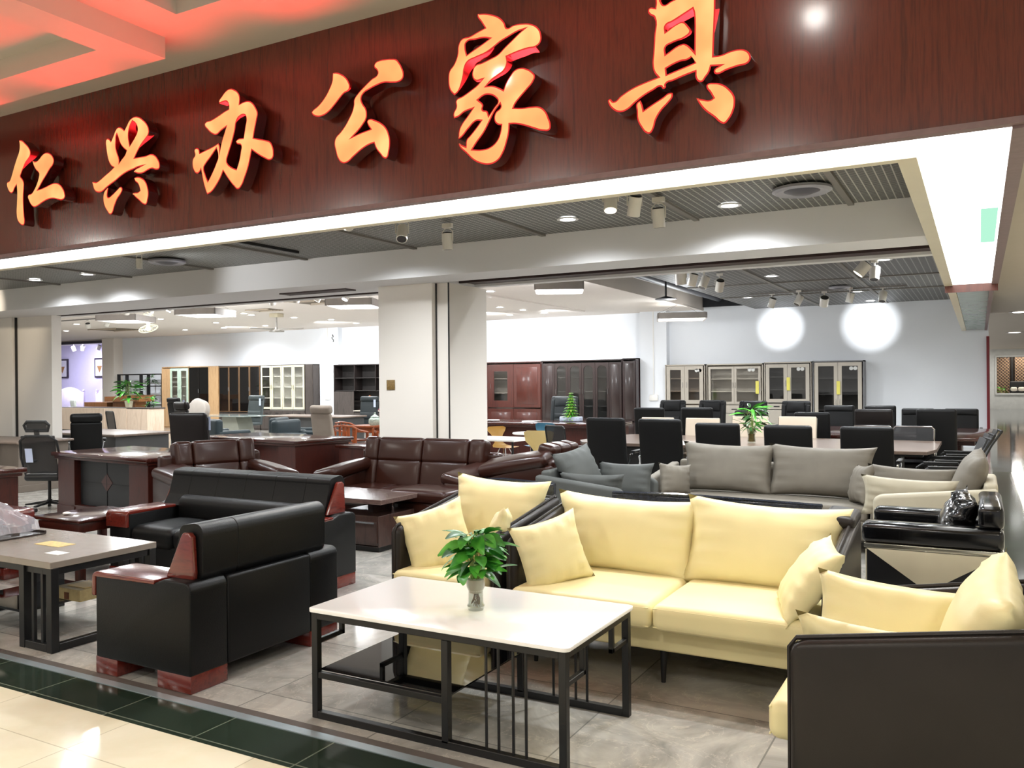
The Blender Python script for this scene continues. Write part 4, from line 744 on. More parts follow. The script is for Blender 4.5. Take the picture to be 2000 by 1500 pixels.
bars(t, [((-HX+.05, s*(HY-.017), .486), (HX-.05, s*(HY-.017), .486)) for s in (-1, 1)]+[((s*(HX-.017), -HY+.05, .486), (s*(HX-.017), HY-.05, .486)) for s in (-1, 1)], 'top_rail', blk, W4)
bars(t, [((-HX+.05, s*(HY-.017), .017), (HX-.05, s*(HY-.017), .017)) for s in (-1, 1)], 'bottom_rail', blk, W4)
bars(t, [((-HX+.05, s*(HY-.017), .205), (.06, s*(HY-.017), .205)) for s in (-1, 1)], 'shelf_rail', blk, .028)
MB().box(-HX+.03, .10, -HY+.03, HY-.03, .221, .229, .001, 1).build('shelf', plain('black_glass', (4, 4, 5), .03, .02, spec=.5), t, smooth=False)['label'] = 'glossy black glass lower shelf'
bars(t, [((x, -HY+.017, .035), (x, -HY+.017, .47)) for x in (.285, .345, .415, .475)]+[((x, HY-.017, .035), (x, HY-.017, .47)) for x in (.265, .385, .445)], 'thin_bar', blk, .011)
for y0, y1, z0 in ((-HY+.035, -HY+.2, .36), (HY-.2, HY-.035, .36)):
    ya = y1 if y0 < 0 else y0
    bars(t, [((HX-.017, ya, z0), (HX-.017, ya, .47)), ((HX-.017, y0, z0), (HX-.017, y1, z0))], 'fret_bar', blk, .022)
    bars(t, [((-HX+.017, ya, z0), (-HX+.017, ya, .47)), ((-HX+.017, y0, z0), (-HX+.017, y1, z0))], 'fret_bar', blk, .022)
# pothos in a glass
def leaf(q, M, L, Wd, droop):
    n = 6; rows = []
    for i in range(n+1):
        u = i/n; w = Wd*math.sin(math.pi*min(1, u*.92+.04))**.8*(1-.35*u); z = -droop*u*u*L
        rows.append([q.verts.new(M @ Vector((s*w, u*L, z+abs(s)*w*.25))) for s in (-1, -.5, 0, .5, 1)])
    for A, B in zip(rows, rows[1:]):
        for k in range(4): q.faces.new((A[k], A[k+1], B[k+1], B[k]))
def leafmat(name, c1, c2):
    m, nt, b = newmat(name); v = texco(nt); nt.links.new(ramp(nt, noise(nt, v, 12, 3), [(.35, L(c1)), (.65, L(c2))]), b.inputs['Base Color']); setp(b, rough=.35)
    b.inputs['Subsurface Weight'].default_value = .0; MATS[name] = m; return m
greenl = leafmat('leaf_green', (44, 124, 40), (96, 178, 62)); greend = leafmat('leaf_dark', (24, 60, 28), (56, 98, 44)); greeny = leafmat('leaf_yellow', (120, 160, 66), (160, 190, 90))
stemm = plain('stem_green', (150, 176, 96), .5)
def foliage(parent, n, z0, z1, rad, L0, L1, w, mats, seed, base=(0, 0, 0), stems=True, up=.6):
    rnd = random.Random(seed); bb = [MB() for _ in mats]; sm = MB()
    for i in range(n):
        a = rnd.uniform(0, 6.283); f = rnd.random()**.7; z = z0+(z1-z0)*rnd.random(); r = rad*f*(1-.35*(z-z0)/(z1-z0+1e-6))
        p = Vector((base[0]+r*math.cos(a), base[1]+r*math.sin(a), z)); el = rnd.uniform(-.3, up)
        M = Matrix.Translation(p) @ rot('Z', math.degrees(a)-90+rnd.uniform(-25, 25)) @ rot('X', math.degrees(el)) @ rot('Y', rnd.uniform(-35, 35))
        q = bmesh.new(); Ls = rnd.uniform(L0, L1); leaf(q, M, Ls, Ls*w, rnd.uniform(.1, .6)); bb[i % len(mats)]._add(q)
        if stems and i % 2 == 0: sm.tube([(base[0]+.012*math.cos(a), base[1]+.012*math.sin(a), base[2]), (base[0]+r*.5*math.cos(a), base[1]+r*.5*math.sin(a), (base[2]+z)/2+.02), tuple(p)], .0022, 5)
    for b, m in zip(bb, mats):
        o = b.build('foliage', m, parent, ang=60)
    if stems: sm.build('stems', stemm, parent)
t = thing('pothos_plant', 'bright green pothos plant in a clear glass of water on the white coffee table', 'plant', (-2.065, 3.39, .5205))
MB().lathe([(0, .0), (.036, .0), (.042, .02), (.036, .034), (.035, .09), (.044, .11), (.046, .148), (.050, .150), (.050, .154), (.043, .154), (.042, .112), (.033, .09), (.033, .03), (.038, .018), (.0, .012)], seg=28).build('glass_vase', glassm, t)
MB().lathe([(.030, .08), (.040, .11), (.041, .143), (.0, .146)], seg=20).lathe([(0, .081), (.030, .08)]).build('planting_cup', plain('cup_cream', (214, 200, 180), .3), t)
rn = random.Random(5); g = MB()
for i in range(26):
    a = rn.uniform(0, 6.28); r = .006+.014*rn.random(); g.tube([(.008*math.cos(a), .008*math.sin(a), .086), (r*math.cos(a+.8), r*math.sin(a+.8), .055), (r*1.2*math.cos(a+1.6), r*1.2*math.sin(a+1.6), .015+.02*rn.random())], .0014, 4)
g.build('roots', plain('root_brown', (150, 122, 96), .7), t)
foliage(t, 84, .175, .36, .095, .075, .13, .36, [greenl, greenl, leafmat('leaf_mid', (24, 84, 30), (54, 130, 40))], 12, (0, 0, .12))

# grey tea table at left
t = thing('tea_table', 'grey topped tea table with black steel legs at the left edge', 'tea table', (-5.45, 3.44, 0))
ttop = plain('grey_stone_top', (134, 126, 116), .2, .05, 14)
MB().box(-.65, .65, -.37, .37, .50, .54, .003, 1).build('tabletop', ttop, t, smooth=False)
for s in (-1, 1):
    xe = s*.625; xi = s*.355
    bars(t, [((x, y, .025), (x, y, .475)) for x in (xe, xi) for y in (-.34, .34)], 'leg', blk, .05)
    bars(t, [((min(xe, xi)+.05, y, .025), (max(xe, xi)-.05, y, .025)) for y in (-.34, .34)]+[((xe, -.29, .025), (xe, .29, .025))], 'bottom_rail', blk, .045)
    bars(t, [((xi+s*k, y, .05), (xi+s*k, y, .475)) for k in (.09, .18) for y in (-.34, .34)], 'thin_bar', blk, .022)
bars(t, [((-.60, y, .478), (.60, y, .478)) for y in (-.33, .33)]+[((s*.62, -.3, .478), (s*.62, .3, .478)) for s in (-1, 1)], 'top_rail', blk, .04)
MB().box(-.36, .30, -.32, .32, .19, .205).build('shelf', MATS['black_glass'], t, smooth=False)
b1 = thing('wooden_box', 'pale wooden tea box on the shelf under the grey tea table', 'box', (-5.17, 3.5, .206))
MB().box(-.10, .16, -.10, .10, 0, .075, .003).build('box_body', plain('pale_wood_box', (176, 158, 112), .5, .12, 30), b1, smooth=False); MB().box(.0, .05, -.1015, -.099, .005, .05).build('printed_patch', plain('box_print', (104, 62, 30), .6, .3, 60), b1, smooth=False)
tag(MB().box(-.08, .1, -.07, .08, 0, .003).build('paper_sheet', plain('yellow_paper', (226, 196, 120), .5), loc=(-5.13, 3.52, .2815)), 'yellowish paper lying on the pale wooden box', 'paper')
# tray with glass cups under plastic film
t = thing('tea_tray', 'dark lacquer tea tray at the left edge of the grey tea table', 'tray', (-6.02, 3.46, .541), 0)
MB().box(-.30, .26, -.20, .2, 0, .012, .004).box(-.30, .26, -.2, -.185, .01, .026).box(-.30, .26, .185, .2, .01, .026).build('tray_body', plain('dark_tray', (46, 38, 36), .25), t)
silver = plain('silver_pot', (200, 196, 188), .15, .02, metal=.9)
t = thing('teapot', 'small metal teapot under clear plastic film on the tea tray', 'teapot', (-6.10, 3.42, .554)); MB().lathe([(0, 0), (.05, 0), (.062, .03), (.055, .07), (.03, .09), (.0, .095)]).build('pot_body', silver, t); MB().sph((0, 0, .105), .014).build('lid_knob', silver, t); MB().tube([(.055, 0, .03), (.085, 0, .05), (.1, 0, .08)], [.012, .009, .007]).build('spout', silver, t); MB().tube([(-.055, 0, .07), (-.09, 0, .06), (-.09, 0, .03), (-.058, 0, .02)], .006).build('handle', silver, t)
for i, (x, y, lb) in enumerate(((-5.93, 3.40, 'near right'), (-5.90, 3.53, 'far right'), (-6.02, 3.56, 'middle far'))):
    tag(MB().lathe([(.022, 0), (.03, .05), (.032, .052), (.027, .05), (.018, .004), (0, .004)]).build('tea_cup', silver, loc=(x, y, .5535)), lb+' small metal tea cup under the plastic film', 'cup', 'tea cups under the film')
# crumpled clear film
q = bmesh.new(); N = 26; rn = random.Random(3); gr = []
for j in range(N+1):
    row = []
    for i in range(N+1):
        a, b = -1+2*i/N, -1+2*j/N; e = max(abs(a), abs(b)); z = .19*(1-e**2.2)**.6*(.75+.25*math.sin(3*a+1)*math.cos(4*b))+.006+.018*rn.random()*(1-e)
        row.append(q.verts.new((a*.25*(1+.05*math.sin(5*b)), b*.185*(1+.05*math.sin(6*a)), z)))
    gr.append(row)
for j in range(N):
    for i in range(N): q.faces.new((gr[j][i], gr[j][i+1], gr[j+1][i+1], gr[j+1][i]))
m, nt, b = newmat('plastic_film'); setp(b, rough=.06, alpha=.34, spec=1.0); b.inputs['Base Color'].default_value = (.72, .72, .8, 1)
o = MB()._add(q).build('plastic_film', m, ang=12, loc=(-6.02, 3.46, .572)); tag(o, 'crumpled clear plastic film glinting over the tea set at the left edge', 'plastic film')
tag(MB().box(-.07, .07, -.04, .04, 0, .002).box(.0, .0601, -.03, .03, .002, .0022).build('business_card', plain('white_card', (236, 236, 236), .4), loc=(-5.04, 3.27, .5405)), 'white card lying near the corner of the grey tea table', 'card')
tag(MB().box(-.13, .13, -.06, .06, 0, .0015).build('printed_card', plain('yellow_print', (206, 176, 84), .4, .35, 40), loc=(-5.34, 3.45, .5405)), 'grey and yellow printed strip on the grey tea table', 'card')

# dark red side table
t = thing('side_table', 'dark red wooden side table left of the black three seat sofa', 'side table', (-6.64, 4.62, 0))
MB().box(-.30, .30, -.33, .33, .47, .50, .01, 3).build('tabletop', mahoh, t); MB().box(-.27, .27, -.30, .30, .39, .47, .004).build('apron', maho, t); MB().box(-.25, .25, -.28, .28, .14, .16).build('shelf', mahoh, t)
for sx in (-1, 1):
    for sy in (-1, 1): MB().box(sx*.24-.03, sx*.24+.03, sy*.27-.03, sy*.27+.03, 0, .39, .004).build('leg', maho, t)
tag(MB().sph((0, 0, .012), .03, (1.3, 1, .4)).build('white_lump', plain('tissue', (236, 234, 230), .8), loc=(-6.72, 4.45, .5005)), 'small crumpled white tissue on the dark red side table', 'tissue')

# dark wood low table with drawer, footstool
dkw = wood('wenge', (44, 30, 26), (66, 46, 40), .3, (12, 12, 1.4), .3); dkwh = wood('wenge_top', (72, 56, 52), (96, 78, 72), .2, (1.4, 12, 12), .5)
t = thing('low_tea_table', 'dark wood low table with a bright top and steel edged drawer before the brown sofa', 'tea table', (-5.5, 6.62, 0))
MB().box(-.68, .66, -.34, .34, .455, .50, .004).build('tabletop', dkwh, t, smooth=False); MB().box(.0, .60, -.30, .30, .05, .34, .004).build('cabinet', dkw, t, smooth=False)
MB().box(.02, .58, -.27, .27, 0, .05).build('plinth', blk, t, smooth=False); MB().box(.02, .585, -.312, -.30, .09, .29).build('drawer', dkw, t, smooth=False); MB().box(.05, .56, -.322, -.312, .27, .285).build('handle', plain('steel_strip2', (190, 196, 202), .25, .02, metal=.9), t, smooth=False)
MB().box(.03, .59, -.30, .0, .055, .065).build('edge_strip', MATS['steel_strip2'], t, smooth=False); MB().box(.32, .38, -.1, .2, .34, .455).build('support', dkw, t, smooth=False); MB().box(-.60, -.1, -.28, .28, .0, .22, .004).build('side_box', dkw, t, smooth=False); MB().box(-.4, -.34, -.1, .2, .22, .455).build('support', dkw, t, smooth=False)
t = thing('footstool', 'dark brown leather footstool between the low table and the brown sofa', 'footstool', (-4.86, 7.12, 0))
MB().soft((0, 0, .46), (.34, .26, .06), .05, (0, 0, .015)).build('cushion_top', brown, t); MB().box(-.31, .31, -.23, .23, .06, .40, .03, 3).build('stool_body', brown, t); MB().box(-.28, .28, -.2, .2, 0, .06).build('plinth', maho, t, smooth=False)
# round white table behind the cream sofa
t = thing('round_table', 'round white coffee table between cream sofa and taupe sofa', 'coffee table', (-1.76, 7.45, 0))
MB().lathe([(0, .39), (.42, .39), (.43, .40), (.43, .415), (.42, .42), (0, .42)], seg=48).build('tabletop', stone, t)
for k in range(4): MB().cyl((.32*math.cos(k*1.571+.7), .32*math.sin(k*1.571+.7), .39), (.22*math.cos(k*1.571+.7), .22*math.sin(k*1.571+.7), 0), .014).build('leg', blk, t)
for x0, x1, z, lb in ((-3.1, -2.52, .905, 'left cream armchair'), (-2.1, -.8, .868, 'cream sofa')):
    m_ = MB().box(x0, x1, 5.16, 5.20, 0, z-.02, .004).tube([(x0, 5.18, z-.02), ((2*x0+x1)/3, 5.175, z-.008), ((x0+2*x1)/3, 5.185, z-.018), (x1, 5.18, z-.026)], .016, 6)
    tag(m_.build('wrapped_board', plain('glossy_wrap', (30, 34, 44), .15, .6, 60)), 'dark board in shiny wrap standing just behind the '+lb, 'wrapped board', 'wrapped boards behind the cream seats')

# ================================================================== office chairs
star_m = plain('black_plastic', (22, 22, 23), .4)
def star_base(t, mat, rad=.30, z=.09, casters=True):
    g = MB()
    for k in range(5):
        M = rot('Z', 72*k+10); g.prism([(0.03, z-.01), (rad, z-.025), (rad, z-.005), (0.03, z+.035)], 'y', -.02, .02, .004, 1, M=M)
    g.cyl((0, 0, z-.01), (0, 0, z+.05), .035); g.build('star_base', mat, t)
    MB().cyl((0, 0, z+.04), (0, 0, .42), .022).build('gas_column', chrome if mat is chrome else star_m, t)
    if casters:
        for k in range(5): MB().cyl((rad-.005, -.022, .028), (rad-.005, .022, .028), .028, seg=12, M=rot('Z', 72*k+10)).build('caster', star_m, t)
def sled(t, w, mat):
    for s in (-1, 1): MB().tube([(s*w, -.22, .64), (s*w, .20, .66), (s*w, .22, .62), (s*w, .20, .02), (s*w, -.24, .015), (s*w, -.26, .05), (s*w, -.25, .6), (s*w, -.22, .64)], .012, 8).build('side_frame', mat, t)
def arms(t, w, kind, mat, padm=None):
    for s in (-1, 1):
        if kind == 'loop':
            MB().tube([(s*(w-.02), .20, .52), (s*(w+.01), .20, .66), (s*(w+.015), .10, .685), (s*(w+.015), -.14, .68), (s*(w+.01), -.20, .62), (s*(w-.02), -.18, .44)], .014, 8).build('armrest', mat, t)
            MB().soft((s*(w+.015), -.02, .70), (.028, .15, .014), .012).build('arm_pad', padm or star_m, t)
        else:
            MB().box(s*w-.018, s*w+.018, -.02, .04, .40, .64, .008).soft((s*w, -.02, .655), (.04, .15, .018), .015).build('armrest', padm or star_m, t)
def chair(name, label, loc, rz, group, top=1.12, w=.5, mat=None, kind='slab', base='star', arm='loop', metal=None, lean=8, casters=True, seatz=.46):
    mat = mat or blkleather2; metal = metal or chrome
    t = thing(name, label, 'office chair', loc, rz, group)
    z0 = seatz-.04 if kind not in ('drape',) else .30
    H = top-z0; M = tr(0, .24, z0+H/2) @ rot('X', -lean)
    if kind in ('slab', 'drape'):
        MB().soft((0, 0, 0), (w/2, .038, H/2), .036, (0, .012, 0), M=M).build('backrest', mat, t)
        MB().soft((0, -.035, H/2-.07), (w/2-.02, .022, .055), .02, (0, .012, 0), M=M).build('head_pad', mat, t)
    elif kind == 'thin':
        MB().soft((0, 0, 0), (w/2, .016, H/2), .015, M=M).build('backrest', mat, t)
        for s in (-1, 1): MB().cyl((s*w/2, .015, -H/2), (s*w/2, .015, H/2-.02), .009, seg=8, M=M).build('back_frame', metal, t)
    elif kind == 'roll':
        MB().soft((0, 0, -.07), (w/2, .035, H/2-.07), .033, (0, .012, 0), M=M).build('backrest', mat, t)
        MB().soft((0, -.015, H/2-.075), (w/2+.005, .055, .075), .05, (0, .01, 0), M=M).build('headrest', mat, t)
        MB().soft((0, -.05, -.12), (w/2-.04, .02, .09), .018, (0, .015, 0), M=M).build('lumbar_pad', mat, t)
    elif kind == 'exec':
        MB().soft((0, 0, 0), (w/2, .05, H/2), .048, (0, .02, 0), M=M).build('backrest', mat, t)
        MB().soft((0, -.05, H/2-.13), (w/2-.10, .028, .11), .025, (0, .02, .0), M=M).build('head_pad', mat, t)
        for s in (-1, 1): MB().soft((s*(w/2-.05), -.045, -.02), (.045, .03, H/2-.06), .028, (0, .01, 0), M=M).build('side_bolster', mat, t)
        for k in (-.02, -.16): MB().soft((0, -.05, k), (w/2-.10, .022, .06), .02, (0, .015, 0), M=M).build('back_roll', mat, t)
    elif kind == 'mesh':
        r = H/2
        MB().tube([(-w/2, 0, -r), (-w/2, .0, r-.03), (-w/2+.03, 0, r), (w/2-.03, 0, r), (w/2, 0, r-.03), (w/2, 0, -r)], .012, 8, True, M=M).build('back_frame', metal, t)
        MB().soft((0, .0, 0), (w/2-.005, .005, r-.004), .004, (0, .0, 0), M=M).build('mesh_panel', meshmat, t)
    MB().soft((0, -.02, seatz), (w/2-.01, .24, .04), .035, (0, 0, .012)).build('seat', mat if kind != 'mesh' else star_m, t)
    if base == 'star': star_base(t, metal, casters=casters)
    elif base == 'sled': sled(t, w/2+.02, metal)
    if arm: arms(t, w/2+.02, arm, metal)
    return t
# see-through black netting
m = bpy.data.materials.new('chair_mesh'); m.use_nodes = True; nt = m.node_tree; pb = nt.nodes['Principled BSDF']; pb.inputs['Base Color'].default_value = (.012, .012, .013, 1); pb.inputs['Roughness'].default_value = .6
tb = nt.nodes.new('ShaderNodeBsdfTransparent'); mxs = nt.nodes.new('ShaderNodeMixShader'); mxs.inputs[0].default_value = .72
nt.links.new(tb.outputs[0], mxs.inputs[1]); nt.links.new(pb.outputs[0], mxs.inputs[2]); nt.links.new(mxs.outputs[0], nt.nodes['Material Output'].inputs[0]); meshmat = m
creamc = plain('cream_chair_back', (206, 190, 170), .5, .03); greyc = plain('grey_chair_fabric', (150, 138, 126), .75, .05)
darkbr = leather('dark_brown_leather', (22, 17, 16), .4)
ROW = 'black chairs backing onto the taupe sofa at the long table'
chair('office_chair', 'black high back chair at the left end of the long meeting table', (-4.09, 10.15, 0), 180, ROW, 1.13, .52, kind='drape', base='star')
chair('office_chair', 'black high back chair second from the left, chrome leg below it', (-3.34, 10.05, 0), 178, ROW, 1.13, .54, kind='drape', base='star')
chair('office_chair', 'black chair third from the left, only its flat back above the taupe sofa', (-2.66, 10.05, 0), 180, ROW, 1.09, .52, kind='slab')
chair('office_chair', 'black chair fourth from the left at the table, behind the sofa cushion gap', (-1.86, 10.0, 0), 180, ROW, 1.08, .52, kind='slab')
chair('office_chair', 'black chair at the right end of the long table with a thick chrome leg', (-1.05, 10.0, 0), 180, ROW, 1.08, .53, kind='slab')
G2 = 'cream backed chairs on the far side of the long table'
for x, lb, tp in ((-4.50, 'leftmost cream backed chair behind the long meeting table', 1.0), (-3.77, 'second cream backed chair from the left behind the long table', 1.0), (-3.04, 'cream backed chair behind the potted plant on the long table', 1.04), (-2.35, 'rightmost cream backed chair behind the long table', 1.04)):
    chair('office_chair', lb, (x*.97, 12.35, 0), 0, G2, 1.58-(1.58-tp)*.97, .52, creamc, 'thin', 'sled', None)
for x, lb in ((-1.33, 'transparent mesh back chair behind the right end of the long table, left one'), (-.80, 'transparent mesh back chair behind the right end of the long table, right one')):
    chair('mesh_chair', lb, (x*.97, 12.33, 0), 0, 'mesh back chairs at the right end of the long table', .94, .5, kind='mesh', base='sled', arm=None)
G3 = 'black chairs between the two meeting tables'
for x, tp, lb in ((-4.61, 1.16, 'leftmost roll top black chair between the two meeting tables'), (-3.83, 1.17, 'second roll top black chair between the tables, over a cream chair'), (-3.0, 1.13, 'third roll top black chair between the tables, right behind the plant'), (-2.13, 1.11, 'fourth roll top black chair between the tables, right of the cream chairs'), (-1.30, 1.16, 'brown tinged roll top chair above the transparent mesh chairs'), (-.51, 1.17, 'tall black chair at the right, between the two table ends')):
    chair('office_chair', lb, (x, 13.2, 0), 180, G3, tp, .50, darkbr if 'brown' in lb else None, 'slab', arm=None)
G4 = 'black chairs on the far side of the red meeting table'
for x, tp, k, lb in ((-5.62, 1.18, 'exec', 'leftmost far black chair in front of the pilaster'), (-4.78, 1.18, 'exec', 'second far black chair in front of the sliding door cabinet'), (-3.96, 1.17, 'exec', 'third far black chair behind the potted plant'), (-3.13, 1.17, 'exec', 'fourth far black chair before the cabinet with yellow tags'), (-2.34, 1.09, 'slab', 'fifth far black chair before the rightmost steel cabinet'), (-1.62, 1.09, 'slab', 'sixth far black chair just right of the steel cabinets'), (-.98, 1.04, 'slab', 'seventh far black chair against the bare wall'), (-.28, 1.04, 'slab', 'rightmost far black chair against the bare wall')):
    chair('office_chair', lb, (x, 16.95, 0), 0, G4, tp+.0, .55, None, k)
# meeting tables
walt = wood('grey_walnut', (92, 76, 66), (120, 102, 90), .3, (1.2, 10, 10), .3)
t = thing('meeting_table', 'long grey brown wooden meeting table with tapered ends', 'meeting table', (-2.63, 11.5, 0))
MB().prism([(-2.3, -.55), (-2.1, -.93), (2.12, -.93), (2.2, -.5), (2.2, .95), (-2.05, .95), (-2.3, .5)], 'z', .72, .76, .004).build('tabletop', walt, t, smooth=False)
for x in (-1.5, 1.45): MB().box(x-.35, x+.35, -.3, .3, 0, .66, .01).build('pedestal', plain('anthracite_panel', (52, 52, 54), .5), t, smooth=False); MB().box(x-.6, x+.6, -.5, .5, .66, .72).build('support_plate', blk, t, smooth=False)
t = thing('meeting_table', 'long red brown lacquered meeting table reaching the right wall end', 'meeting table', (-2.25, 14.45, 0))
MB().prism([(-2.6, -1.1), (2.44, -1.22), (2.49, 1.25), (-2.6, 1.25)], 'z', .71, .765, .012).build('tabletop', mahoh, t)
MB().box(-2.4, 2.2, -.9, .95, .63, .71, .01).build('apron', maho, t, smooth=False)
for x in (-1.7, 0, 1.75): MB().box(x-.28, x+.28, -.6, .6, 0, .63, .015).build('pedestal', maho, t, smooth=False)
MB().box(-1.5, 1.6, -.08, .08, .1, .5).build('stretcher_panel', plain('lacquer_red', (150, 44, 24), .3), t, smooth=False)
# visitor chairs at right
def visitor(label, loc, rz):
    t = thing('visitor_chair', label, 'visitor chair', loc, rz, 'black mesh visitor chairs at the right')
    M = tr(0, .25, .70) @ rot('X', -22)
    MB().tube([(-.22, 0, -.25), (-.23, .02, .1), (-.21, .06, .30), (.21, .06, .30), (.23, .02, .1), (.22, 0, -.25)], .014, 8, True, M=M).build('back_frame', blk, t); MB().soft((0, .015, .02), (.215, .006, .27), .005, M=M).build('mesh_panel', meshmat, t)
    MB().soft((0, -.02, .45), (.23, .23, .03), .025).build('seat', star_m, t)
    for s in (-1, 1): MB().tube([(s*.26, .20, .02), (s*.26, .22, .62), (s*.26, .17, .66), (s*.26, -.18, .655), (s*.26, -.23, .62), (s*.26, -.25, .02)], .013, 8).build('side_frame', blk, t); MB().soft((s*.26, -.0, .675), (.022, .17, .01), .009).build('arm_pad', blk, t)
    return t
visitor('nearest of three black mesh visitor chairs lined up at the right edge', (-.33, 9.95, 0), -82); visitor('middle of three black mesh visitor chairs lined up at the right edge', (-.29, 10.75, 0), -84); visitor('farthest of three black mesh visitor chairs lined up at the right edge', (-.2, 11.6, 0), -86)
# plants on tables
t = thing('lucky_bamboo', 'leafy green plant in a clear glass vase on the long meeting table', 'plant', (-2.60, 11.2, .761))
MB().lathe([(0, 0), (.05, 0), (.055, .03), (.045, .09), (.062, .20), (.058, .20), (.04, .09), (.048, .02), (0, .02)], seg=20).build('glass_vase', glassm, t)
MB().lathe([(0, .02), (.04, .02), (.035, .08), (.04, .12), (0, .12)]).build('pebbles', plain('amber_pebbles', (150, 124, 70), .4, .3, 40), t)
foliage(t, 60, .17, .46, .15, .12, .2, .16, [greenl, greend], 4, (0, 0, .1))
# red executive desk at the back with chair and tree
def desk(label, loc, rz, W, D, topm, bodym, group=None, panel=None, z=.76, over=.06, thick=.05, cat='desk', name='office_desk', molding=True):
    t = thing(name, label, cat, loc, rz, group)
    MB().box(-W/2, W/2, -D/2, D/2, z-thick, z, .012, 3).build('desktop', topm, t)
    if molding: MB().box(-W/2+.03, W/2-.03, -D/2+.03, D/2-.03, z-thick-.035, z-thick, .01, 2).build('edge_molding', bodym, t)
    b = over; zz = z-thick-(.035 if molding else 0)
    for s in (-1, 1):
        x0, x1 = sorted((s*(W/2-b), s*(W/2-b-.38)))
        MB().box(x0, x1, -D/2+b, D/2-b, .0, zz, .006).build('pedestal', bodym, t, smooth=False)
        MB().box(x0-.012, x1+.012, -D/2+b-.012, D/2-b+.012, 0, .10, .005).build('plinth', bodym, t, smooth=False)
    MB().box(-W/2+b+.38, W/2-b-.38, -D/2+b+.08, -D/2+b+.11, .12, zz).build('modesty_panel', panel or bodym, t, smooth=False)
    return t
desk('huge dark red executive desk before the mahogany cabinets', (-8.05, 15.7, 0), 0, 3.7, 1.35, mahoh, maho)
exc = chair('office_chair', 'padded black executive chair behind the huge dark red desk', (-8.12, 17.0, 0), 6, None, 1.26, .62, leather('soft_black', (40, 44, 46), .35), 'exec')
t = thing('table_tree', 'small conical pine plant in a blue and white pot on the huge red desk', 'plant', (-7.40, 16.0, .761))
MB().box(-.22, .22, -.11, .11, 0, .10, .02, 3).build('porcelain_pot', plain('blue_white_porcelain', (190, 200, 220), .2, .25, 30), t)
rn = random.Random(9); g = MB(); g2 = MB()
for lay in range(9):
    zc = .12+lay*.055; r = .20*(1-lay/10)+.02
    for k in range(16):
        a = k*6.283/16+lay; r2 = r*rn.uniform(.8, 1.1); q = bmesh.new(); leaf(q, tr(0, 0, zc+.03) @ rot('Z', math.degrees(a)) @ rot('X', -14), r2, .03, .1); (g if k % 2 else g2)._add(q)
        q = bmesh.new(); leaf(q, tr(0, 0, zc) @ rot('Z', math.degrees(a+.2)) @ rot('X', -28), r2*.9, .025, .1); (g2 if k % 2 else g)._add(q)
g.build('needles', greenl, t); g2.build('needles', greeny, t); MB().cyl((0, 0, .1), (0, 0, .6), .012, .004).build('trunk', plain('bark', (90, 70, 50), .8), t)
for x, y, lb in ((-9.05, 15.6, 'white dish on the left of the huge red desk'), (-8.15, 15.6, 'white papers in the middle of the huge red desk')):
    o = MB().lathe([(0, 0), (.10, .004), (.16, .02), (.15, .024), (0, .01)]) if 'dish' in lb else MB().box(-.16, .16, -.1, .1, 0, .012, M=rot('Z', 20)).box(-.12, .2, -.06, .12, .012, .02)
    tag(o.build('white_dish' if 'dish' in lb else 'paper_stack', MATS['white_card'], loc=(x, y, .761)), lb, 'dish' if 'dish' in lb else 'papers')
# coloured shell chairs and tables right of the pillar
def shell_chair(label, loc, rz, mat, top=.80):
    t = thing('shell_chair', label, 'chair', loc, rz, 'coloured moulded shell chairs'); q = bmesh.new(); rows = []
    prof = [(-.20, .44, .17), (-.1, .43, .22), (.05, .43, .22), (.14, .455, .16), (.19, .52, .10), (.215, .58, .085), (.235, .66, .14), (.25, .72, .20), (.26, top-.03, .225), (.262, top, .17)]
    for y, z, w in prof: rows.append([q.verts.new((w*s, y+(-.035*abs(s)**2 if z > .5 else 0), z+(.02*abs(s)**2 if z < .5 else 0))) for s in (-1, -.75, -.5, -.25, 0, .25, .5, .75, 1)])
    for A, B in zip(rows, rows[1:]):
        for k in range(8): q.faces.new((A[k], A[k+1], B[k+1], B[k]))
    bmesh.ops.solidify(q, geom=q.faces[:], thickness=.012); MB()._add(q).build('seat_shell', mat, t, ang=60)
    for sx in (-1, 1):
        for sy in (-1, 1): MB().cyl((sx*.06, sy*.05, .43), (sx*.22, sy*.2, 0), .008, seg=8).build('leg', chrome, t)
    return t
yel = plain('yellow_shell', (184, 146, 76), .4, .03); blu = plain('teal_shell', (70, 120, 142), .4, .03); crs = plain('cream_shell', (206, 188, 140), .4, .03)
shell_chair('small mustard yellow shell chair just right of the middle pillar', (-7.3, 13.0, 0), 70, yel, .80); shell_chair('teal shell chair behind the white tables', (-6.9, 13.5, 0), -10, blu, .84); shell_chair('cream yellow shell chair turned away beside the white tables', (-5.62, 11.15, 0), 192, crs, .88)
t = thing('white_table', 'oval white table before the teal shell chair', 'table', (-6.62, 12.75, 0)); MB().lathe([(0, .70), (.33, .70), (.34, .715), (.33, .73), (0, .73)], seg=40).build('tabletop', stone, t); MB().cyl((0, 0, 0), (0, 0, .7), .035).build('column', chrome, t); MB().lathe([(0, 0), (.25, 0), (.24, .015), (.04, .03), (0, .03)]).build('foot_plate', chrome, t)
t = thing('white_table', 'white rectangular table edge between the pillar and the cream shell chair', 'table', (-6.85, 11.6, 0), -4); MB().box(-.75, .75, -.35, .35, .68, .71, .004).build('tabletop', stone, t)
for sx in (-1, 1):
    for sy in (-1, 1): MB().cyl((sx*.68, sy*.28, 0), (sx*.68, sy*.28, .68), .018).build('leg', blk, t)
chair('mesh_chair', 'dark mesh back chair between the shell chair and the long table', (-4.95, 10.7, 0), 150, None, .98, .46, kind='mesh', base='sled', arm='loop', metal=blk)

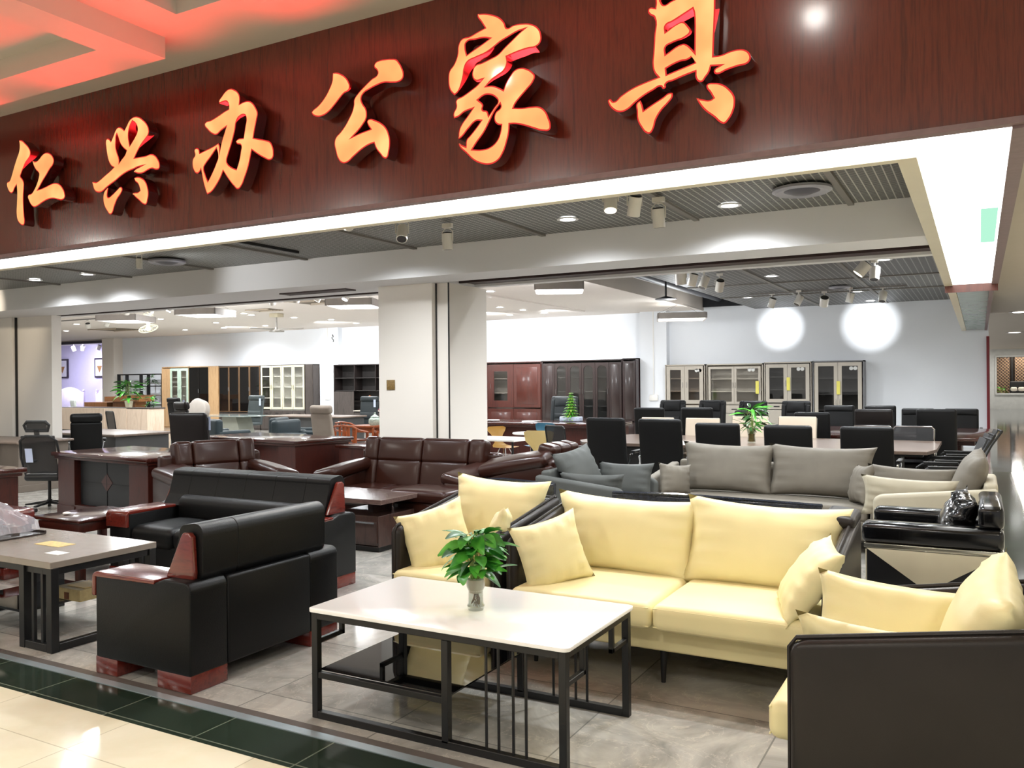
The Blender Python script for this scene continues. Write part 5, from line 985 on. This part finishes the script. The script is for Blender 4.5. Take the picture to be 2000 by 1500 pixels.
# ================================================================== cabinets on the back wall
frost = glass('cabinet_glass', (.97, .97, .96), .03)
def cabinet(name, label, x0, x1, z1, body, bays, group, yf=21.5, depth=.42, inner=None, kind='cabinet', shelf_n=3, z0=0.0):
    """bays: list of (u0,u1,zlo,zhi,type,framemat,fw). type: glass, dark, solid, arch, open, drawer"""
    t = thing(name, label, kind, (x0, yf, z0), 0, group); W = x1-x0; th = .02
    inner = inner or body
    g = MB().box(0, th, 0, depth, 0, z1).box(W-th, W, 0, depth, 0, z1).box(0, W, depth-.015, depth, 0, z1).box(0, W, 0, depth, z1-.03, z1).box(0, W, 0, depth, 0, .05)
    g.build('carcass', body, t, smooth=False)
    MB().box(th, W-th, depth-.018, depth-.0155, .05, z1-.03).build('back_board', inner, t, smooth=False)
    for (u0, u1, a, b, ty, fm, fw) in bays:
        if ty in ('glass', 'arch', 'open'):
            n = max(1, round((b-a)/.36))
            for k in range(0 if ty == 'open' else 1, n): MB().box(u0+.005, u1-.005, .03, depth-.02, a+(b-a)*k/n-.01, a+(b-a)*k/n+.01).build('shelf', inner, t, smooth=False)
            if ty == 'open': MB().box(u0, u0+.02, .0, depth-.02, a, b).build('divider', body, t, smooth=False)
        if ty == 'open': continue
        if ty in ('solid', 'drawer'):
            d = MB().box(u0+.004, u1-.004, -.018, 0, a+.004, b-.004, .003).build('door' if ty == 'solid' else 'drawer', fm, t, smooth=False)
            if ty == 'drawer': MB().box((u0+u1)/2-.07, (u0+u1)/2+.07, -.03, -.018, (a+b)/2-.012, (a+b)/2+.012, .003).build('handle', star_m, d, smooth=False)
            elif fw: MB().box(u0+fw, u1-fw, -.024, -.018, a+fw, b-fw, .006).build('raised_panel', fm, d)
            continue
        q = MB(); q.box(u0+.003, u0+fw, -.02, 0, a+.003, b-.003).box(u1-fw, u1-.003, -.02, 0, a+.003, b-.003).box(u0+fw, u1-fw, -.02, 0, a+.003, a+fw).box(u0+fw, u1-fw, -.02, 0, b-fw, b-.003)
        if ty == 'arch':
            c, wv = (u0+u1)/2, (u1-u0)/2-fw; zt = b-fw
            q.prism([(u0+fw, zt-.12)]+[(c-wv*math.cos(R(v)), zt-.12+.11*math.sin(R(v))) for v in range(0, 181, 15)]+[(u1-fw, zt+.001), (u0+fw, zt+.001)], 'y', -.02, 0)
        d = q.build('door', fm, t, smooth=False)
        MB().box(u0+fw-.005, u1-fw+.005, -.011, -.008, a+fw-.005, b-fw+.005).build('pane', darkglass if ty == 'dark' else frost, d, smooth=False)
        side = u1-fw*.5 if (bays.index((u0, u1, a, b, ty, fm, fw)) % 2 == 0) else u0+fw*.5
        MB().cyl((side, -.035, (a+b)/2-.07), (side, -.035, (a+b)/2+.07), .006, seg=8).build('handle', chrome, d)
    return t
steel = plain('putty_steel', (168, 160, 148), .45, .02); steeld = plain('steel_edge', (110, 110, 112), .4)
inn = plain('dark_inner', (40, 36, 34), .6, .2); innl = plain('grey_inner', (120, 112, 104), .6)
GS = 'putty coloured steel filing cabinets on the right back wall'
cabinet('steel_cabinet', 'leftmost putty steel cabinet with two narrow glass doors', -7.22, -6.16, 2.0, steel, [(.04, .53, .98, 1.96, 'glass', steel, .10), (.53, 1.02, .98, 1.96, 'glass', steel, .10), (.04, .53, .05, .95, 'solid', steel, 0), (.53, 1.02, .05, .95, 'solid', steel, 0)], GS, inner=plain('brown_inner', (130, 114, 98), .7))
cabinet('steel_cabinet', 'wide sliding glass door steel cabinet, second from the left', -6.12, -4.70, 2.0, steel, [(.05, .71, .98, 1.93, 'glass', steel, .06), (.71, 1.37, .98, 1.93, 'glass', steel, .06), (.05, .5, .75, .95, 'drawer', steel, 0), (.5, .92, .75, .95, 'drawer', steel, 0), (.92, 1.37, .75, .95, 'drawer', steel, 0), (.05, .71, .05, .74, 'solid', steel, 0), (.71, 1.37, .05, .74, 'solid', steel, 0)], GS, inner=plain('mid_inner', (170, 162, 150), .6))
cabinet('steel_cabinet', 'dark glass steel cabinet with short doors, third from the left', -4.67, -3.55, 2.02, steel, [(.04, .56, 1.02, 1.97, 'glass', steel, .09), (.56, 1.08, 1.02, 1.97, 'glass', steel, .09), (.04, .56, .85, 1.0, 'drawer', steel, 0), (.56, 1.08, .85, 1.0, 'drawer', steel, 0), (.04, .56, .05, .84, 'solid', steel, 0), (.56, 1.08, .05, .84, 'solid', steel, 0)], GS, inner=inn)
cabinet('steel_cabinet', 'rightmost steel cabinet with tall dark glass doors', -3.52, -2.37, 2.03, steeld, [(.04, .575, .08, 1.99, 'glass', steel, .09), (.575, 1.11, .08, 1.99, 'glass', steel, .09)], GS, inner=inn)
for x, z, lb in ((-4.83, 1.42, 'pale yellow tag hanging on the right edge of the sliding door cabinet'), (-4.08, 1.5, 'yellow tag on the key of the third steel cabinet'), (-2.93, 1.4, 'yellow tag on the key of the rightmost steel cabinet')):
    tag(MB().box(-.04, .04, -.004, .0, -.18, .14, .001).build('key_tag', plain('yellow_tag', (206, 196, 90), .5), smooth=False, loc=(x, 21.452, z)), lb, 'tag', 'yellow tags on the steel cabinets')
for x, lb in ((-6.33, 'leftmost'), (-4.98, 'second'), (-3.8, 'third'), (-2.6, 'rightmost')):
    tag(MB().cyl((-.045, 0, 0), (-.045, -.004, 0), .045, seg=16).cyl((.045, 0, 0), (.045, -.004, 0), .045, seg=16).build('round_label', plain('label_grey', (190, 190, 186), .5), loc=(x, 21.484, 1.84)), 'pair of round stickers on the glass of the '+lb+' steel cabinet', 'sticker', 'round sticker pairs on the steel cabinets')
dm = wood('dark_mahogany', (27, 13, 11), (36, 18, 15), .35, (10, 10, 1.2), .4); rm = wood('red_mahogany', (56, 22, 16), (76, 32, 23), .3, (10, 10, 1.2), .4)
GM = 'mahogany bookcases on the back wall right of the pillar'
cabinet('bookcase', 'redder wooden bookcase with one glass and one solid door beside the pillar', -12.9, -10.86, 2.17, rm, [(.02, .3, .08, 2.1, 'solid', rm, 0), (.3, 1.15, .85, 2.1, 'glass', rm, .2), (1.15, 2.02, .85, 2.1, 'solid', rm, .1), (.3, 1.15, .08, .82, 'solid', rm, .1), (1.15, 2.02, .08, .82, 'solid', rm, .1)], GM, inner=innl)
bb = [(.03, .56, .5, 2.1, 'solid', dm, .1)]+[(.56+k*.56, 1.12+k*.56, .5, 2.1, 'arch', dm, .09) for k in range(4)]+[(2.80, 3.3, .5, 2.1, 'solid', dm, .09)]+[(.03+k*.55, .58+k*.55, .06, .48, 'solid', dm, .07) for k in range(6)]
cabinet('bookcase', 'long dark mahogany bookcase with four arched glass doors', -10.84, -7.93-.5+.0, 2.18, dm, [(a*.73, b*.73, c, d, e, f, g*.75) for a, b, c, d, e, f, g in bb], GM, inner=inn)
dm2 = wood('dark_mahogany_end', (34, 16, 16), (46, 22, 22), .3)
cabinet('bookcase', 'plain dark bookcase end section with one solid arched door', -8.41, -8.02, 2.2, dm2, [(.02, .37, .5, 2.12, 'solid', dm, .06), (.02, .37, .06, .48, 'solid', dm, .06)], GM)
oak = wood('light_oak', (176, 138, 96), (198, 162, 120), .5, (8, 8, .8), 0); creamf = plain('cream_frame', (206, 200, 172), .45); mint = plain('mint_frame', (186, 206, 188), .45)
wen = wood('dark_grey_wood', (52, 46, 42), (70, 62, 58), .5, (8, 8, .8), 0)
GW = 'wooden bookcases on the back wall left of the pillar'
cabinet('bookcase', 'oak sided bookcase with pale mint framed glass doors', -26.7, -25.25, 2.26, oak, [(.46, .95, .5, 2.2, 'glass', mint, .1), (.95, 1.43, .5, 2.2, 'glass', mint, .1), (0, .46, .05, 2.2, 'solid', oak, 0), (.46, 1.43, .05, .48, 'solid', wen, 0)], GW, inner=plain('pale_inner', (216, 214, 206), .6))
cabinet('bookcase', 'bookcase with a pair of smoked glass doors and an oak panel', -25.23, -23.72, 2.25, oak, [(.0, .5, .5, 2.22, 'dark', plain('smoke_frame', (30, 26, 24), .3), .02), (.5, 1.0, .5, 2.22, 'dark', MATS['smoke_frame'], .02), (1.0, 1.5, .05, 2.22, 'solid', oak, 0), (.0, 1.0, .05, .48, 'solid', wen, 0)], GW, inner=inn)
cabinet('bookcase', 'long bookcase with four smoked glass doors in thin oak frames', -23.7, -21.71, 2.24, wen, [(k*.5-.0, .5+k*.5-.01, .62, 2.22, 'dark', plain('thin_oak', (104, 80, 58), .4), .03) for k in range(4)]+[(0, 1.98, .05, .6, 'solid', wen, 0)], GW, inner=inn)
cabinet('bookcase', 'grey bookcase with four cream framed glass doors', -21.69, -19.68, 2.24, wen, [(.02+k*.495, .505+k*.495, .74, 2.22, 'glass', creamf, .065) for k in range(4)]+[(.02+k*.495, .505+k*.495, .5, .7, 'drawer', wen, 0) for k in range(4)]+[(.02, 1.98, .05, .48, 'solid', wen, 0)], GW, inner=MATS['pale_inner'])
cabinet('bookcase', 'narrow dark grey tall cabinet left of the white column', -19.66, -19.32, 2.24, wen, [(.01, .33, .05, 2.22, 'solid', wen, 0)], GW, depth=.40)
cabinet('bookcase', 'black brown open bookcase beside the middle pillar holding ornaments', -18.45, -15.9, 2.2, wood('blackwood', (30, 24, 22), (42, 34, 32), .4), [(.02, .85, 1.35, 2.17, 'open', inn, 0), (.85, 1.7, 1.35, 2.17, 'open', inn, 0), (1.7, 2.5, 1.35, 2.17, 'open', inn, 0), (.02, .85, .05, 1.33, 'solid', wen, 0), (.85, 2.5, .05, .66, 'solid', wen, 0)], GW, inner=inn)
tag(MB().box(-17.6, -15.95, 21.44, 21.9, .69, .72).build('counter_board', plain('pale_edge', (180, 172, 160), .4), smooth=False), 'pale edged board across the middle of the black brown bookcase', 'board')
# ornaments
gm = plain('orange_gourd', (176, 92, 44), .3); t = thing('gourd_vase', 'orange gourd shaped vase in the black brown bookcase', 'vase', (-17.05, 21.6, .722)); MB().lathe([(0, 0), (.10, 0), (.16, .08), (.17, .16), (.12, .26), (.06, .31), (.085, .35), (.09, .38), (0, .38)], seg=24).build('gourd_body', gm, t); MB().sph((0, 0, .43), .05, (.8, .8, 1)).build('stopper', gm, t)
t = thing('porcelain_figurine', 'white and red porcelain figurine next to the orange gourd vase', 'figurine', (-16.45, 21.6, .722)); MB().lathe([(0, 0), (.2, .0), (.22, .05), (.12, .08), (0, .08)]).build('red_base', plain('crimson_base', (140, 50, 70), .4), t); MB().sph((0, 0, .24), .17, (1, .9, 1)).sph((0, 0, .43), .1).sph((-.12, -.02, .33), .08).sph((.13, -.02, .31), .08).lathe([(.05, .5), (0, .6)]).build('figure_body', plain('figurine_white', (214, 190, 176), .3, .25, 24), t)
# black rack, plants, reception desks, lectern
t = thing('display_rack', 'black framed open display rack left of the oak bookcase', 'rack', (-29.4, 21.6, 0)); rk = plain('rack_black', (26, 24, 26), .5)
for x in (.0, .48, 1.3, 1.72, 2.52): MB().box(x, x+.05, 0, .12, .0, 2.0).build('upright', rk, t, smooth=False)
for x0, x1, z in ((0, 2.75, 2.0), (0, 1.0, 1.55), (1.3, 2.75, 1.55), (1.3, 1.72, 1.2), (1.72, 2.75, 1.2), (0, 2.75, .84), (0, 2.75, .4)): MB().box(x0, x1, 0, .12, z-.02, z+.02).build('shelf', rk if z != 1.2 else MATS['grey_inner'], t, smooth=False)
def pot_plant(label, loc, n, zr, rad, L0, L1, w, mats, seed, pot=True):
    t = thing('potted_plant', label, 'plant', loc)
    if pot: MB().lathe([(0, 0), (.10, 0), (.13, .2), (.135, .22), (.115, .22), (.11, .19), (0, .19)], seg=20).build('pot', plain('beige_pot', (196, 188, 162), .5), t); MB().cyl((0, 0, .2), (0, 0, zr[0]+.1), .015).build('stem', stemm, t)
    foliage(t, n, zr[0], zr[1], rad, L0, L1, w, mats, seed, (0, 0, .2 if pot else zr[0]), stems=pot); return t
pot_plant('large leafy plant in a cream pot on the pale reception counter', (-24.4, 18.35, .861), 70, (.25, .85), .30, .22, .36, .22, [greend, greenl], 21)
pot_plant('small leafy plant near the right end of the pale reception counter', (-23.45, 18.45, .861), 24, (.02, .35), .14, .14, .24, .22, [greend, greenl], 22, False)
tag(None or pot_plant('dark spiky plant sitting high in the display rack', (-27.25, 21.45, 1.58), 34, (.05, .4), .14, .16, .26, .12, [greend, greend], 23, False), 'dark spiky plant on the upper right of the display rack', 'plant')
ash = wood('pale_ash', (190, 168, 146), (208, 188, 168), .5, (4, 4, .6), 0)
t = thing('reception_counter', 'long pale wood reception counter behind the dark desks', 'counter', (-25.3, 18.5, 0))
MB().box(-2.6, 2.05, -.35, .35, .82, .86, .004).build('counter_top', plain('counter_top_dark', (70, 62, 58), .4), t, smooth=False)
for k, (a, b, d) in enumerate(((-2.6, -1.35, 0), (-1.35, .0, -.03), (.0, 1.05, 0), (1.05, 2.05, .02))): MB().box(a, b, -.37+d, -.3+d, .10, .84, .004).build('front_panel', ash, t, smooth=False)
MB().box(-2.5, 2.0, -.3, .3, 0, .10).build('plinth', plain('plinth_dark', (50, 50, 54), .5), t, smooth=False); [MB().box(a, b, -.3, .3, .1, .82).build('end_panel', ash, t, smooth=False) for a, b in ((-2.58, -2.5), (1.97, 2.03))]
ltn = wood('lectern_wood', (120, 78, 44), (144, 96, 58), .4, (6, 6, 1), .1)
t = thing('lectern', 'brown wooden tray topped lectern behind the reception counter', 'lectern', (-25.9, 19.5, 0), 8)
MB().box(-.75, .75, -.35, .35, 1.03, 1.06).box(-.75, .75, -.37, -.33, 1.03, 1.16).box(-.75, .75, .33, .37, 1.03, 1.24).box(-.77, -.73, -.35, .35, 1.03, 1.2).box(.73, .77, -.35, .35, 1.03, 1.2).build('top_tray', ltn, t, smooth=False); MB().box(-.5, .5, -.25, .25, 0, 1.03).build('column', ltn, t, smooth=False)
tag(MB().box(-.65, .6, -.3, .3, 0, 1.0, .01).build('low_cabinet', ltn, smooth=False, loc=(-27.3, 19.5, 0)), 'brown wooden box cabinet at the left of the lectern', 'cabinet')
shellw = chair('white_chair', 'white rounded chair back above the left end of the reception counter', (-28.4, 19.4, 0), 160, None, 1.08, .55, plain('white_plastic', (226, 232, 226), .4), 'slab', 'sled', None)
# bedroom shop beyond the doorway
fr_ = plain('frame_dark', (44, 36, 50), .5)
for x, z, lb in ((-42.4, 2.5, 'left framed cone picture on the lilac wall through the doorway'), (-39.35, 2.5, 'right framed picture on the lilac wall, cut by the pillar')):
    t = thing('framed_picture', lb, 'picture', (x, 27.95, z), group='framed pictures on the lilac wall')
    MB().box(-.42, .42, -.04, .03, -.5, .5, .008).build('frame', fr_, t, smooth=False); MB().box(-.34, .34, -.046, -.04, -.42, .42).build('mount', plain('mount_white', (206, 206, 220), .6), t, smooth=False)
    MB().prism([(-.2, .1), (.2, .1), (.0, -.25)], 'y', -.052, -.046).build('print', plain('print_ochre', (150, 110, 66), .5, .3, 20), t, smooth=False)
hbm = plain('headboard_white', (206, 200, 226), .4)
def headboard(label, loc, w, pink=False):
    t = thing('headboard', label, 'bed headboard', loc, group='carved headboards in the lilac shop'); pts = [(-w/2, 0), (w/2, 0), (w/2, .55)]+[(w/2*math.cos(R(a)), .55+.42*math.sin(R(a))**1.5) for a in range(10, 171, 10)]+[(-w/2, .55)]
    MB().prism(pts, 'y', -.04, .04, .015).build('panel', plain('headboard_pink', (240, 214, 232), .4) if pink else hbm, t)
    for s in (-1, 1): MB().box(s*w/2-.05, s*w/2+.05, -.05, .05, 0, .75, .01).sph((s*w/2, 0, .8), .06).build('post', hbm, t)
headboard('pale carved headboard at the left through the doorway', (-39.7, 26.5, .55), 2.2); headboard('pinkish carved headboard at the right through the doorway', (-37.0, 26.8, .55), 2.0, True)
for i, (x, y, lb) in enumerate(((-37.4, 24.6, 'left'), (-36.6, 24.8, 'middle'), (-35.2, 24.8, 'right'))): dup(D1, (x, y, 3.698), 0, lb+' downlight in the lilac shop ceiling seen through the doorway')
for i, (x, y) in enumerate(((-38.6, 26.0), (-37.9, 26.0), (-36.7, 26.0), (-36.2, 26.1))): track_spot('z', (x, y, 3.4), i*60, 25, ['far left', 'second', 'third', 'rightmost'][i]+' small track spotlight in the lilac shop', None, .09, .22, 3.69)
# ---- left desks
grayt = wood('grey_oak_top', (96, 82, 74), (120, 104, 92), .4, (1.2, 8, 8), .1); anth = plain('anthracite', (62, 62, 62), .45); tauped = plain('taupe_panel', (104, 94, 84), .5)
desk('grey brown topped desk at the far left before the left pillar', (-13.6, 7.85, 0), 4, 2.3, .95, grayt, tauped, molding=False, thick=.035)
desk('glossy red wooden desk at the left edge behind the tea tray', (-9.42, 4.75, 0), -3, 1.9, .95, mahoh, maho)
t = desk('glossy red executive desk with a diamond inlay on its black front panel', (-9.12, 7.0, 0), -5.5, 2.05, 1.12, mahoh, maho, panel=plain('black_front', (34, 36, 38), .5))
MB().prism([(-.12, 0), (0, -.11), (.12, 0), (0, .11)], 'y', -.56+.135, -.56+.142, M=tr(0, 0, .42)).build('diamond_inlay', maho, t, smooth=False)['label'] = 'red wooden diamond on the front panel'
MB().box(-.64, .64, -.50, -.44, .0, .12).build('bottom_rail', maho, t, smooth=False)
MB().box(-.004, .004, -.426, -.421, .13, .66).box(-.6, .6, -.426, -.421, .40, .405).build('panel_groove', blk, t, smooth=False)
desk('dark grey desk with an oak top behind the diamond desk', (-13.75, 9.85, 0), -3, 2.3, 1.15, grayt, anth, molding=False, thick=.04)
desk('glossy dark red executive desk behind the brown armchair, reflecting cabinets', (-9.75, 9.95, 0), -8, 2.4, 1.15, mahoh, maho)
t = thing('side_return', 'lower dark red side return right of the executive desk', 'cabinet', (-7.75, 9.95, 0), -4); MB().box(-.55, .45, -.28, .5, .64, .68, .006).build('top_board', mahoh, t); MB().box(-.5, .4, -.25, .45, 0, .64, .004).build('cabinet_body', maho, t, smooth=False)
t = thing('glass_desk', 'glass topped desk with a pale stone foot before the cream framed bookcase', 'desk', (-17.7, 16.5, 0), -4); MB().box(-1.15, 1.05, -.5, .5, .735, .755, .004).build('glass_top', plain('pale_glass', (150, 160, 156), .05), t, smooth=False); MB().prism([(-.3, 0), (.7, 0), (.45, .73), (-.1, .73)], 'y', -.25, .25).build('foot', plain('stone_foot', (150, 152, 140), .5), t, smooth=False)
desk('long dark wooden desk with a key hanging left of the pillar', (-15.2, 17.0, 0), 0, 2.6, 1.0, grayt, anth, molding=False, thick=.04)
# ---- left chairs
t = thing('ergonomic_chair', 'black mesh ergonomic chair with headrest and a paper tag beside the diamond desk', 'office chair', (-10.50, 6.72, 0), -150); t.scale = (.9, .9, .9)
M = tr(0, .26, .80) @ rot('X', -10)
MB().tube([(-.22, 0, -.30), (-.27, -.02, -.05), (-.25, 0, .2), (-.16, .02, .27), (.16, .02, .27), (.25, 0, .2), (.27, -.02, -.05), (.22, 0, -.3)], .018, 8, True, M=M).build('back_frame', star_m, t); MB().soft((0, 0, 0), (.235, .012, .27), .012, M=M).build('mesh_back', meshmat, t)
MB().tube([(-.15, .0, .34), (-.17, 0, .42), (-.13, 0, .47), (.13, 0, .47), (.17, 0, .42), (.15, 0, .34)], .022, 8, True, M=M).build('headrest_frame', star_m, t); MB().soft((0, 0, .405), (.14, .01, .055), .01, M=M).box(-.03, .03, .0, .03, .25, .36, M=M).build('headrest_mesh', meshmat, t)
MB().soft((0, -.02, .47), (.25, .25, .05), .045).build('seat', star_m, t)
for s in (-1, 1): MB().cyl((s*.29, 0, .42), (s*.29, .02, .66), .018).build('arm_post', plain('white_post', (210, 210, 206), .4), t); MB().soft((s*.29, -.03, .68), (.045, .13, .02), .018).build('armrest', star_m, t)
star_base(t, star_m, .32)
MB().box(-.05, .05, .05, .052, .0, .2, M=M @ tr(.12, 0, -.1)).build('paper_tag', plain('tag_blue_white', (190, 200, 226), .5), t, smooth=False)['label'] = 'blue and white paper tag'
def ctag(t, p):
    o = MB().box(-.035, .035, -.003, 0, -.1, .1).build('paper_tag', MATS['tag_blue_white'], t, smooth=False, loc=p); o['label'] = 'blue and white paper tag'
chair('office_chair', 'slim black leather chair with chrome arms turned sideways before the pale counter', (-12.9, 8.9, 0), -125, None, 1.15, .46, kind='roll', base='star', arm='loop', lean=20)
chair('mesh_chair', 'small black mesh back chair behind the dark grey desk', (-14.75, 11.0, 0), 160, None, 1.08, .5, kind='mesh', base='star', arm=None, metal=star_m)
c = chair('office_chair', 'large black leather office chair with a tag behind the brown armchair', (-10.5, 9.1, 0), 200, None, 1.17, .60, darkbr, 'exec', 'star', 'pad'); ctag(c, (-.29, .22, 1.0))
c = chair('office_chair', 'tufted dark brown chair with headrest and white tag', (-13.0, 11.2, 0), 170, None, 1.27, .44, darkbr, 'roll', 'star', None); ctag(c, (-.1, .29, 1.2))
chair('office_chair', 'black chair top with a rounded headrest before the mint framed bookcase', (-19.3, 16.2, 0), 175, None, 1.24, .52, None, 'roll', 'star', None)
c = chair('office_chair', 'slate grey leather chair with a tag before the cream framed bookcase', (-18.2, 17.6, 0), 0, None, 1.27, .58, leather('slate_leather', (62, 68, 68), .45), 'roll', 'star', None); ctag(c, (.27, .14, 1.08))
c = chair('office_chair', 'black grey leather chair with a tag before the open bookcase', (-14.35, 17.9, 0), 0, None, 1.24, .58, leather('slate_leather2', (44, 50, 52), .45), 'roll', 'star', None); ctag(c, (.27, .14, 1.05))
t = chair('office_chair', 'tall grey fabric chair seen from behind at the dark red executive desk', (-9.75, 11.35, 0), 172, None, 1.22, .50, greyc, 'roll', 'star', 'pad')
slate = leather('slate_sofa', (46, 56, 60), .45)
brn = 'slate leather armchairs in the middle left'
def tub(label, loc, rz, W=.85):
    t = thing('tub_armchair', label, 'armchair', loc, rz, brn); h = W/2
    MB().soft((0, .30, .55), (h, .08, .34), .06, (0, .02, 0)).build('backrest', slate, t); MB().soft((0, -.03, .36), (h-.12, .32, .09), .05).build('seat_cushion', slate, t)
    for s in (-1, 1): MB().soft((s*(h-.06), -.02, .42), (.07, .36, .24), .05).build('armrest', slate, t)
    for sx in (-1, 1):
        for sy in (-.28, .28): MB().cyl((sx*(h-.1), sy, .2), (sx*(h-.1), sy, 0), .02).build('leg', blk, t)
tub('wide slate leather armchair right of the tagged black chair', (-13.6, 12.4, 0), 165, 1.0); tub('slate leather armchair turned left before the dark wooden desk', (-12.5, 13.3, 0), 115); tub('slate leather armchair half hidden by the tall grey chair', (-11.5, 12.4, 0), 100)
# rosewood tea set corner
rw = wood('rosewood', (120, 56, 26), (150, 76, 38), .3, (10, 10, 2), .3)
def rchair(label, loc, rz):
    t = thing('wooden_armchair', label, 'chair', loc, rz, 'rosewood chairs left of the pillar')
    MB().box(-.26, .26, -.22, .22, .40, .44, .01).build('seat', rw, t); MB().tube([(-.27, -.15, .66), (-.27, .1, .70), (-.2, .24, .78), (0, .27, .80), (.2, .24, .78), (.27, .1, .70), (.27, -.15, .66)], .02, 8).build('top_rail', rw, t)
    for sx in (-1, 1):
        for sy in (-.19, .2): MB().cyl((sx*.24, sy, 0), (sx*.25, sy, .74 if sy > 0 else .67), .018).build('leg', rw, t)
    for x in (-.09, 0, .09): MB().box(x-.018, x+.018, .22, .24, .42, .79).build('back_slat', rw, t, smooth=False)
rchair('rosewood armchair nearest the executive desk return', (-10.4, 12.6, 0), 185); rchair('rosewood armchair behind the nearer one left of the pillar', (-11.3, 13.7, 0), 175); rchair('rosewood chair against the left edge of the middle pillar', (-9.75, 12.9, 0), 205)
t = thing('tea_table', 'rosewood tea table against the middle pillar', 'tea table', (-10.1, 13.8, 0), 0); MB().box(-1.0, 1.0, -.4, .4, .70, .74, .006).build('tabletop', rw, t); MB().box(-.95, .95, -.35, .35, .60, .70).build('apron', rw, t, smooth=False)
for sx in (-1, 1):
    for sy in (-.33, .33): MB().box(sx*.92-.03, sx*.92+.03, sy-.03, sy+.03, 0, .62).build('leg', rw, t, smooth=False)
for x, r, lb in ((-10.65, .13, 'lidded glass jar'), (-10.3, .11, 'round white teapot')):
    t = thing('glass_jar', lb+' on the rosewood tea table', 'jar', (x, 13.65, .741)); MB().lathe([(0, 0), (r*.8, 0), (r, .05), (r*.95, .12), (r*.6, .16), (0, .17)]).build('jar_body', plain('jar_glass', (170, 186, 174), .1, .2, 30), t); MB().lathe([(r*.7, .165), (r*.3, .20), (.02, .22), (.02, .25), (0, .26)]).build('lid', MATS['jar_glass'], t)
# white plastic stools stacked + potted chair
t = thing('stool_stack', 'stack of round white plastic stool seats behind the brown chairs', 'stool', (-15.5, 13.6, 0))
for k in range(4): MB().lathe([(0, .0), (.2+.02*k, .01), (.24+.02*k, .03), (.2+.02*k, .05), (0, .03)], M=tr(.0, -.06*k, .98) @ rot('X', 80)).build('stool_top', plain('stool_white', (176, 168, 160), .4), t)
for k in range(4): MB().cyl((.18*math.cos(k*1.57+.8), .18*math.sin(k*1.57+.8), 0), (.12*math.cos(k*1.57+.8), .12*math.sin(k*1.57+.8), .8), .015).build('leg', MATS['stool_white'], t)
# small wall fittings
sw = thing('wall_socket', 'white switch box on the pilaster between the bookcases and steel cabinets', 'switch', (-7.62, 21.745, 1.13)); MB().box(-.12, .12, -.03, 0, -.08, .08, .01).build('cover', white, sw); MB().box(-.012, .012, -.012, 0, .08, 2.3).build('conduit', white, sw, smooth=False)
sw = thing('wall_socket', 'white switch box with conduit on the column left of the pillar', 'switch', (-18.95, 21.795, 1.15)); MB().box(-.12, .12, -.03, 0, -.1, .1, .01).build('cover', white, sw); MB().box(-.012, .012, -.012, 0, .1, 2.3).build('conduit', white, sw, smooth=False)
cam = thing('wall_cable', 'black cable knot high on the white column', 'cable', (-18.72, 21.78, 3.1)); MB().tube([(0, 0, .1), (.05, -.02, .03), (-.02, -.03, 0), (.06, -.02, -.08), (.03, 0, -.14)], .015, 6).build('cable', blk, cam)
# ---- far end of the corridor
farw = plain('far_white', (214, 214, 208), .5)
struct('wall_far', MB().box(.2, .75, 50, 50.2, 0, 3.05).box(.75, 4, 50, 50.2, 2.7, 3.05).box(.75, 4, 50, 50.2, 0, .75), farw, smooth=False)
sb('window_1', farw, (.72, .80, 49.93, 50.05, .75, 2.7), (.75, 4, 49.9, 50.05, .72, .8), (.75, 4, 49.9, 50.05, 2.64, 2.72))
sb('wall_far_shop', plain('far_shop_dark', (60, 48, 38), .7), (.2, 4, 52.5, 52.6, 0, 3.05)); sb('floor_far_shop', plain('far_floor', (80, 60, 44), .4), (.2, 4, 50.2, 52.5, .55, .6))
lat = thing('lattice_screen', 'brown diamond lattice screen in the far shop window', 'screen', (.8, 51.8, .8))
for x0, x1 in ((.02, .62), (.86, 1.7), (1.8, 2.8)):
    g = MB()
    n = int((x1-x0)/.16)
    for k in range(n+12):
        a = x0-1.9+k*.16
        for sgn in (1, -1):
            p0 = (a, 0) if sgn == 1 else (a, 1.85); p1 = (a+1.85, 1.85) if sgn == 1 else (a+1.85, 0)
            # clip to x0..x1
            if p1[0] < x0 or p0[0] > x1: continue
            t0 = max(0, (x0-p0[0])/1.85); t1 = min(1, (x1-p0[0])/1.85)
            if t1 <= t0: continue
            q0 = (p0[0]+1.85*t0, 0, p0[1]+(p1[1]-p0[1])*t0); q1 = (p0[0]+1.85*t1, 0, p0[1]+(p1[1]-p0[1])*t1); g.cyl(q0, q1, .012, seg=4)
    g.build('lattice_panel', plain('lattice_tan', (170, 140, 110), .5), lat, smooth=False); MB().box(x0, x1, .03, .04, 0, 1.85).build('backing', plain('lattice_back', (96, 80, 72), .6), lat, smooth=False)
for x in (.7, 1.74): MB().box(x, x+.07, -.04, .04, 0, 1.85).build('post', blk, lat, smooth=False)
pot_plant('small green plant in the far shop window', (1.05, 50.7, .6), 24, (.25, .5), .18, .14, .22, .3, [greenl, greeny], 30)
t = thing('dark_sofa', 'dark carved seat with white cushions in the far shop window', 'sofa', (1.75, 51.1, .6)); MB().soft((0, .2, .5), (.35, .06, .3), .05).build('backrest', blk, t); MB().soft((0, 0, .2), (.35, .3, .15), .05).build('seat', blk, t)
for s in (-1, 1): MB().soft((s*.17, -.2, .38), (.15, .12, .12), .08).build('cushion', plain('white_cushion', (226, 220, 208), .7), t)
lamp('AREA', 'far_shop_light', (2, 51, 2.9), 60, (1, .9, .75), 1.2)
